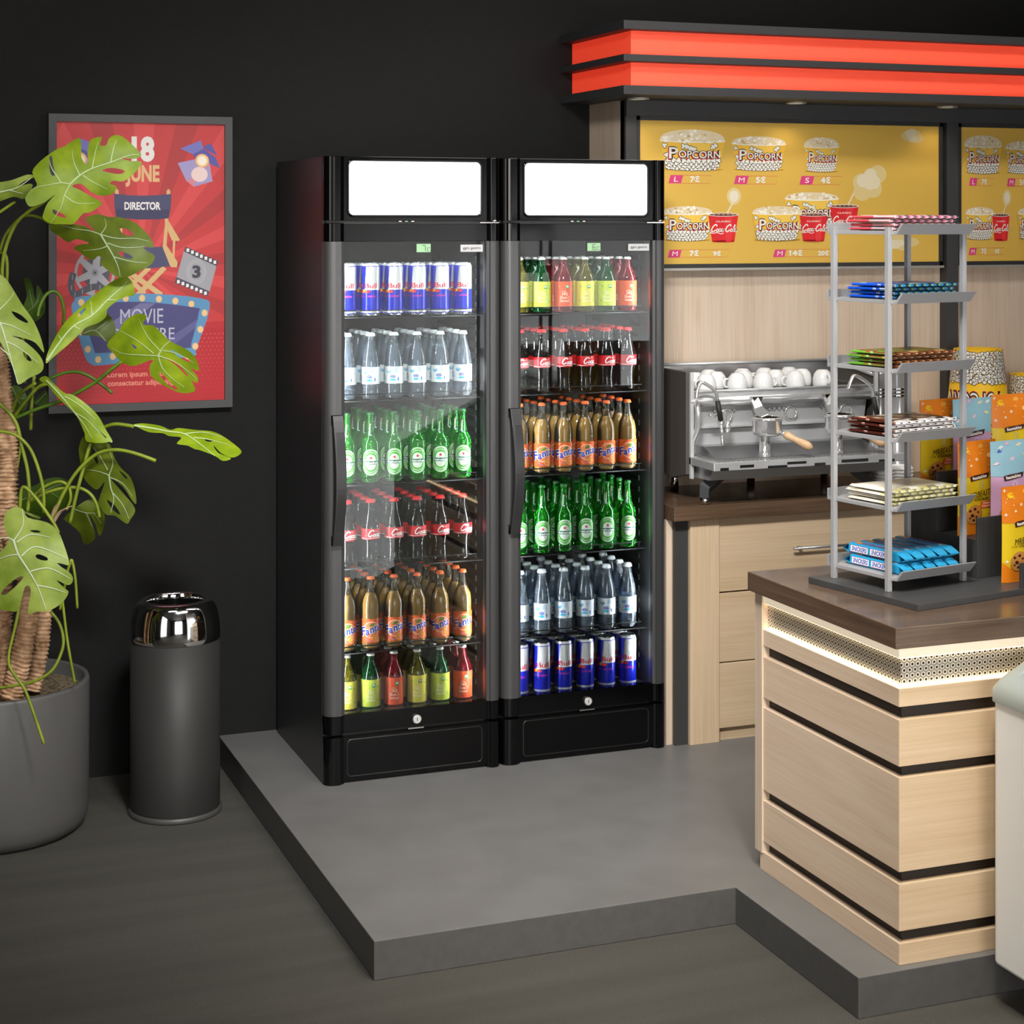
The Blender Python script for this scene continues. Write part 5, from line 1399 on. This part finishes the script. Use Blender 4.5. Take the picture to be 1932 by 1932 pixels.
for k in range(24): b.box(X0 + .03 + k * .0275, X0 + .046 + k * .0275, 5.23, 5.46, 1.221, 1.2225, MBK)
b.build('cup_tray', em)
b = MB().tube([(X0 + .004, 5.47, 1.291), (X1 - .004, 5.47, 1.291)], .006, MS, 10).tube([(X1 - .01, 5.20, 1.262), (X1 - .01, 5.47, 1.291)], .006, MS, 10)
b.tube([(X0 + .01, 5.194, 1.226), (X1 - .01, 5.194, 1.226)], .004, MS, 8)
b.build('cup_rail', em)
MB().box(X0, X1, 5.476, 5.482, 1.221, 1.286, STEEL).build('back_plate', em)
MB().prism([(5.20, 1.213), (5.186, 1.205), (5.184, 1.19), (5.196, 1.178), (5.225, 1.172), (5.30, 1.172), (5.30, 1.213)], 0, X0, X1, MS, True).build('upper_cover', em)
b = MB().prism([(5.225, 1.172), (5.238, 1.115), (5.222, 1.108), (5.222, 1.102), (5.245, 1.098), (5.30, 1.098), (5.30, 1.172)], 0, X0 + .02, X1 - .02, MW)
b.build('control_panel', em)
cp = MB()
for k in range(5):
    for xg in (2.70, 2.885, 3.10): cp.box(xg + k * .018, xg + k * .018 + .007, 5.221, 5.229, 1.153, 1.160, STEEL)
cp.build('buttons', em)
for xc in (2.745, 2.988, 3.20):
    MB().tube([(xc + .021 * math.cos(a), 5.226 + .012 * (0 if math.sin(a) > 0 else -.3), 1.140 + .021 * math.sin(a)) for a in [2 * PI * k / 24 for k in range(25)]], .0025, CH, 6, cap=False).build('dial_ring', em)
MB().box(X0 + .02, X1 - .02, 5.250, 5.30, 1.0, 1.098, MW).build('backsplash', em, bevel=.004)
b = MB()
for s, xa in ((1, X0 + .012), (-1, X1 - .012)):
    b = MB().tube(smooth_path([(xa + s * .01, 5.20, 1.20), (xa + s * .004, 5.17, 1.17), (xa + s * .006, 5.175, 1.11), (xa, 5.20, 1.06), (xa, 5.205, 1.0)], 5), .009, MS, 10); b.build('frame_tube', em)
dt = MB().prism([(5.022, .990), (5.022, 1.016), (5.255, 1.016), (5.255, .990)], 0, X0 - .002, X1 + .002, MS)
o = dt.build('drip_tray', em, bevel=.002)
g = MB()
for k in range(38): g.box(X0 + .03 + k * .0172, X0 + .036 + k * .0172, 5.045, 5.24, 1.0162, 1.0172, mat('grille_dark', '#8a8b8c', .35, metal=.6))
g.build('grille', o)
g = MB()  # black patches painted as reflections on the tray front
for k, (xa, xb, z0, z1) in enumerate(((.02, .05, .9915, 1.0), (.09, .14, .9975, 1.006), (.19, .26, .9915, .999), (.26, .33, 1.0, 1.008), (.36, .40, .9915, 1.0), (.46, .56, .996, 1.006), (.60, .66, .992, 1.0))):
    g.box(X0 + xa, X0 + xb, 5.0212, 5.0222, z0, z1, MBK)
g.build('tray_reflections', o)
MB().prism([(5.07, .990), (5.10, .950), (5.48, .940), (5.48, .990)], 0, X0 + .02, X1 - .02, mat('machine_base', '#a9aaab', .3, metal=.5)).build('base', em)
MB().prism([(5.10, 1.017), (5.20, 1.045), (5.25, 1.045), (5.25, 1.017)], 0, X0 + .05, X1 - .05, STEEL).build('splash_ramp', em)
WOODH = wood('handle_wood', '#c79d72', '#d9b48c', '#e2c3a0', 0, .45)
for gx in (2.83, 3.10):
    g = MB()
    g.prism([(gx - .02, 1.205), (gx + .02, 1.205), (gx + .012, 1.185), (gx - .012, 1.185)], 1, 5.160, 5.20, CH)
    g.tube([(gx - .006, 5.175, 1.195), (gx + .002, 5.16, 1.165), (gx + .004, 5.125, 1.135)], [.019, .021, .023], MCH, 4, sm=False)
    grp = g.build('group_head', em, bevel=.002)
    c = (gx, 5.10, 1.085)
    q = MB().lathe([(0, 0), (.034, .0), (.044, .004), (.047, .014), (.048, .048), (.0505, .050), (.0505, .058), (.047, .061), (.043, .061), (.043, .045), (.043, .045)], MCH, 36, c)
    q.lathe([(.043, .059), (0, .059)], mat('coffee_black', '#060505', .9, spec=.1), 36, c)
    pf = q.build('portafilter', grp)
    q = MB().tube([(gx, 5.115, 1.085), (gx, 5.115, 1.03), (gx, 5.115, 1.017)], [.017, .018, .026], MCH, 20); q.build('spout_column', grp)
    a, e = Vector((gx + .038, 5.072, 1.096)), Vector((gx + .105, 4.992, 1.052))
    n = 10
    q = MB().tube([a, a + (e - a) * .12], .009, MCH, 12); q.build('collar', grp)
    rr = [.011, .0135, .012, .0105, .0105, .0115, .0125, .0138, .0142, .0125, .004]
    q = MB().tube([a + (e - a) * (.10 + .9 * k / n) for k in range(n + 1)], rr, WOODH, 14); q.build('handle', grp)
def pxs(s, Y):
    v = [float(x) for x in s.replace(',', ' ').split()]
    return smooth_path([at_y(v[i], v[i + 1], Y) for i in range(0, len(v), 2)], 5)
for pts, grip, tip in (('1314,752 1316,735 1323,722 1334,726 1349,738 1354,755', '1354,757 1360,793', '1360,793 1364,839'), ('1600,735 1606,718 1612,709 1626,715 1642,728 1648,750', '1648,750 1655,783', '1655,783 1662,832')):
    o = MB().tube(pxs(pts, 5.13), .006, MCH, 10).build('steam_wand', em)
    MB().tube(pxs(tip, 5.13), [.0055, .006], MCH, 10).build('nozzle', o)
    MB().tube(pxs(grip, 5.13), .0085, RUB, 10).build('rubber_grip', o)
w = MB().tube(pxs('1338,783 1350,784 1362,776 1370,780 1373,795', 5.15), .005, MCH, 10).tube(pxs('1372,795 1373,815', 5.15), [.009, .011], MCH, 12); w.build('water_spout', em)
for lx, s in ((2.635, 1), (3.245, -1)):
    q = MB().tube([(lx + s * .075, 5.16, .988), (lx + s * .05, 5.16, .955), (lx, 5.155, .918), (lx, 5.155, .888)], [.026, .026, .025, .022], LEGM, 4, sm=False)
    leg = q.build('leg', em, bevel=.002)
    MB().tube([(lx, 5.155, .888), (lx, 5.155, .868)], .0165, CH, 16).build('foot', leg)
for lx in (2.66, 2.95, 3.24):
    q = MB().tube([(lx, 5.43, .945), (lx, 5.43, .868)], .014, CH, 14); q.build('leg', em)
# cups warming upside down on the tray
PORC = mat('porcelain', '#e4e4e4', .18, spec=.6)
cup = thing('coffee_cup', 'x', 'cup')
pf = [(.0325, 0), (.0335, .002), (.034, .012), (.033, .026), (.029, .040), (.022, .0495), (.019, .0515), (.019, .0535), (.016, .0535), (.015, .0515), (0, .0515)]
MB().lathe(pf, PORC, 32).lathe([(.0325, 0), (.030, .001), (.030, .02), (.0, .045)], PORC, 32).build('bowl', cup, world=False)
MB().tube([(.033, 0, .036), (.043, 0, .036), (.050, 0, .029), (.050, 0, .018), (.044, 0, .010), (.033, 0, .009)], .0038, PORC, 8).build('handle', cup, world=False)
CR = [(1332, 736, 5.235, 200), (1391, 735, 5.235, 180), (1440, 733, 5.235, 0), (1500, 731, 5.235, 180), (1552, 728, 5.258, 268)]
C2 = [(1311, 0, 5.31, 150), (1352, 0, 5.31, 40), (1403, 0, 5.31, 10), (1463, 0, 5.31, 170), (1513, 0, 5.31, 40)]
C3 = [(1337, 0, 5.39, 90), (1401, 0, 5.39, 20), (1442, 0, 5.39, 180), (1489, 0, 5.39, 190)]
first_cup = True
for rn, row in (('front', CR), ('middle', C2), ('back', C3)):
    for i, (px, _, Y, ang) in enumerate(row):
        p = at_y(px, 700, Y); p.z = 1.2302 if Y < 5.22 else 1.2228
        lab = 'white coffee cup upside down, %s from left in %s row' % (ORD[i], rn)
        if first_cup:
            cup.matrix_basis = Matrix.Translation(p) @ Matrix.Rotation(math.radians(ang), 4, 'Z'); cup['label'] = lab; cup['group'] = 'coffee cups on the machine'; first_cup = False
        else: dup(cup, p, math.radians(ang), lab, 'coffee cups on the machine')
# ================================================================== BESIDE THE MACHINE
for i, px in enumerate((1657, 1693)):
    p = at_y(px, 800, 5.33)
    d = thing('cup_dispenser', '%s of two upright steel tubes beside the espresso machine' % ('left', 'right')[i], 'dispenser', (p.x, p.y, ZT), group='steel tubes')
    MB().lathe([(0, .001), (.034, .001), (.034, .012), (.026, .014), (.0255, .38), (.027, .382), (.027, .388), (.0, .388)], MS, 28, (p.x, p.y, ZT)).build('tube', d)
    for z in (.30, .312, .324): MB().lathe([(.0257, z), (.028, z + .002), (.028, z + .006), (.0257, z + .008)], CH, 28, (p.x, p.y, ZT)).build('ring', d)
PAP = P('#f1f0ee', .5)
lid = None  # ridged discs built as stacked paper cup lids
for i, px in enumerate((1664, 1699)):
    p = at_y(px, 880, 5.20)
    for k in range(7):
        lab = 'small white cup lid, %s from the bottom in the %s stack' % (ORD[k], ('left', 'right')[i])
        loc = (p.x, p.y, ZT + .0003 + .0115 * k)
        if lid is None:
            lid = thing('cup_lid', lab, 'cup_lid', group='white cup lids')
            KIDS_ = MB().lathe([(0, .0), (.041, 0), (.0425, .002), (.0425, .006), (.039, .008), (.037, .0112), (.034, .0112), (.033, .008), (0, .008)], PAP, 28).build('disc', lid, world=False)
            lid.matrix_basis = Matrix.Translation(loc)
        else: dup(lid, loc, 0, lab, 'white cup lids')
# popcorn buckets stacked rim down
def popcorn_tub(lab, s):
    t = thing('popcorn_bucket', lab, 'bucket', group='popcorn buckets on the back worktop')
    h, r0, r1 = .25 * s, .112 * s, .085 * s
    YEL = P('#f0bd1f', .4)
    B = MB().lathe([(r0 + .003, 0), (r0 + .004, .003), (r0, .006), (r1, h), (r1 - .004, h), (r1 - .004, h - .01), (0, h - .01)], YEL, 40)
    A = Art(); random.seed(11)
    for row in range(8):
        for k in range(17):
            a = -1.9 + 3.8 * (k + .5 * (row % 2)) / 17 + random.uniform(-.05, .05)
            z = h * (.99 - .052 * row) + random.uniform(-.004, .004) * s
            kernel(A, a * .095 * s, z - .014 * s, .0115 * s, 1 + .012 * (k + 17 * row), P('#3a2a12', .4), P('#f4efe2', .4))
    for b_, m, l in ((.09, P('#c3202c', .4), 3), (.06, BLK, 4), (.0, WHT, 5)):
        A.text('POPCORN', -.02 * s, h * .40, .052 * s, m, l, w=.20 * s, bold=b_, rot=PI)
    f = lambda x, y, l: (lambda R: Vector((R * math.sin(x / (.098 * s) - .6), -R * math.cos(x / (.098 * s) - .6), y)))(r0 + (r1 - r0) * max(0, min(h, y)) / h + .0006 + l * .0004)
    A.put(B, f, .02 * s)
    B.build('tub', t, world=False)
    return t
pbk = None
for i, (px, s, Y, ztop, who) in enumerate(((1845, 1., 5.37, 1.322, 'large'), (1942, .8, 5.37, 1.225, 'small'))):
    p = at_y(px, 700, Y); n = 3; h = .25 * s
    src = None
    for k in range(n):
        z = ZT + .0005 + (ztop - ZT - h) * k / (n - 1)
        lab = '%s yellow popcorn bucket, rim down, %s of its stack on the back worktop' % (who, ('bottom', 'middle', 'top')[k])
        if src is None:
            src = popcorn_tub(lab, s); src.matrix_basis = Matrix.Translation((p.x, p.y, z))
        else: dup(src, (p.x, p.y, z), 0, lab)

# ================================================================== CHEST FREEZER AT THE RIGHT EDGE
FX, FY0, FY1 = 2.459, 2.36, 3.405
fz = thing('chest_freezer', 'white chest freezer with a slanted grey rim at the right edge', 'freezer', (2.9, 2.9, 0))
FW_ = mat('freezer_white', '#e3e3e2', .4, spec=.4)
FG = mat('freezer_rim', '#8d9491', .45)
def rbody(z0, z1, x0, x1, y0, y1, r, m, b):
    return b.prism(rrect(x0, y0, x1, y1, r, 6), 2, z0, z1, m)
rbody(.098, .70, FX + .004, 3.16, FY0 + .006, FY1 - .006, .02, FW_, MB()).build('body', fz, bevel=.008)
b = MB(); rb = rrect(FX - .002, FY0, 3.17, FY1, .025, 6); n = len(rb)
top = lambda x: .712 + max(0, (x - FX)) * .50
def ins(k): return rrect(FX - .002 + k, FY0 + k, 3.17 - k, FY1 - k, max(.004, .025 - k * .5), 6)
L0, L1, L2, L3 = rb, rb, ins(.012), ins(.075)
vs = [(x, y, .693) for x, y in L0] + [(x, y, top(x) + .004) for x, y in L1] + [(x, y, top(x) + .018) for x, y in L2] + [(x, y, top(x) + .024) for x, y in L3] + [(x, y, top(x) + .008) for x, y in L3]
b.add(vs, [(a * n + k, a * n + (k + 1) % n, (a + 1) * n + (k + 1) % n, (a + 1) * n + k) for a in range(4) for k in range(n)], FG, True)
b.add([(x, y, .693) for x, y in L0], [list(range(n))], FG)
b.build('rim', fz)
b = MB().add([(x, y, top(x) + .012) for x, y in L3], [list(range(n))], mat('freezer_glass', '#11181a', .06, spec=.6)); b.build('glass_lid', fz)
for x in (2.60, 3.05):
    for y in (2.5, 3.25):
        c = MB().tube([(x - .012, y, .045), (x + .012, y, .045)], .044, RUB, 18).box(x - .02, x + .02, y - .025, y + .025, .07, .10, STEEL); c.build('caster', fz)
# ================================================================== LIGHT AND CAMERA
def area(name, loc, target, sx, sy, power, col=(1, 1, 1), spread=180):
    L = bpy.data.lights.new(name, 'AREA'); L.shape = 'RECTANGLE'; L.size = sx; L.size_y = sy; L.energy = power; L.color = col
    L.spread = math.radians(spread)
    o = bpy.data.objects.new(name, L); COL.objects.link(o); o.location = loc
    o.rotation_euler = (Vector(target) - Vector(loc)).to_track_quat('-Z', 'Y').to_euler()
    return o
area('ceiling_panel_light', (1.9, 2.8, 3.15), (1.9, 3.3, 0), .9, .9, 30, (1, .95, .86), 110)
area('ceiling_panel_light', (3.1, 4.1, 3.15), (3.0, 5.3, 1.2), 2.2, .2, 18, (1, .95, .88))
area('ceiling_panel_light', (.3, 3.6, 3.15), (.55, 5.5, 1.5), 1.0, .5, 5, (1, .97, .92), 90)
area('cooler_fill_light', (1.0, 2.6, 3.1), (1.95, 5.25, .75), .5, .3, 24, (1, .99, .97), 66)  # added lamp that brightens the bottle fronts in the coolers
area('reflector_washer', (3.3, 3.3, 3.1), (3.15, 1.8, .2), 1.8, .15, 50, (1, 1, 1), 58)  # added lamp, lights the unseen wall reflected in the cooler glass
# added strip lamp, brightens the slanted foot of the unseen reflector wall
sl = Vector((.89, 0, .456)).normalized(); dr = (Vector((-.456, 0, .89)) * .62 + Vector((0, -.78, 0))).normalized(); zz = -dr; yy = zz.cross(sl)
o = area('reflector_strip', (3.55, 2.12, .46), (3.4, 1.8, .9), 2.3, .06, 46, (1, 1, 1), 150)
o.rotation_euler = Matrix((sl, yy, zz)).transposed().to_euler()
L = bpy.data.lights.new('ceiling_spot', 'SPOT'); L.energy = 195; L.spot_size = math.radians(46); L.spot_blend = .9; L.shadow_soft_size = .12; L.color = (1, .94, .82)
o = bpy.data.objects.new('ceiling_spot', L); COL.objects.link(o); o.location = (1.55, 2.1, 3.1)
o.rotation_euler = (Vector((2.05, 3.55, 0)) - Vector(o.location)).to_track_quat('-Z', 'Y').to_euler()
for x in (2.519, 3.119, 3.735, 4.34):
    L = bpy.data.lights.new('downlight_beam', 'SPOT'); L.energy = 1.2; L.spot_size = math.radians(120); L.spot_blend = .6; L.shadow_soft_size = .03; L.color = (1, .85, .66)
    o = bpy.data.objects.new('downlight_beam', L); COL.objects.link(o); o.location = (x, 5.415, 2.18)
w = bpy.data.worlds.new('world'); SC.world = w; w.use_nodes = True
w.node_tree.nodes['Background'].inputs[0].default_value = (.9, .95, 1, 1); w.node_tree.nodes['Background'].inputs[1].default_value = .02
c = bpy.data.cameras.new('camera'); c.sensor_width = 36; c.sensor_fit = 'HORIZONTAL'; c.lens = F / 1932 * 36
c.shift_y = -(966 - HY) / 1932; c.clip_start = .05
co = bpy.data.objects.new('camera', c); COL.objects.link(co)
co.location = CAM; co.rotation_euler = (PI / 2, 0, -YAW)
SC.camera = co
SC.view_settings.view_transform = 'Standard'; SC.view_settings.look = 'None'; SC.view_settings.gamma = 1; SC.view_settings.use_curve_mapping = False
SC.view_settings.exposure = 0
cy = SC.cycles
cy.max_bounces = 6; cy.diffuse_bounces = 3; cy.glossy_bounces = 4; cy.transmission_bounces = 6; cy.transparent_max_bounces = 40
cy.caustics_reflective = False; cy.caustics_refractive = False; cy.sample_clamp_indirect = 6
cy.use_denoising = True
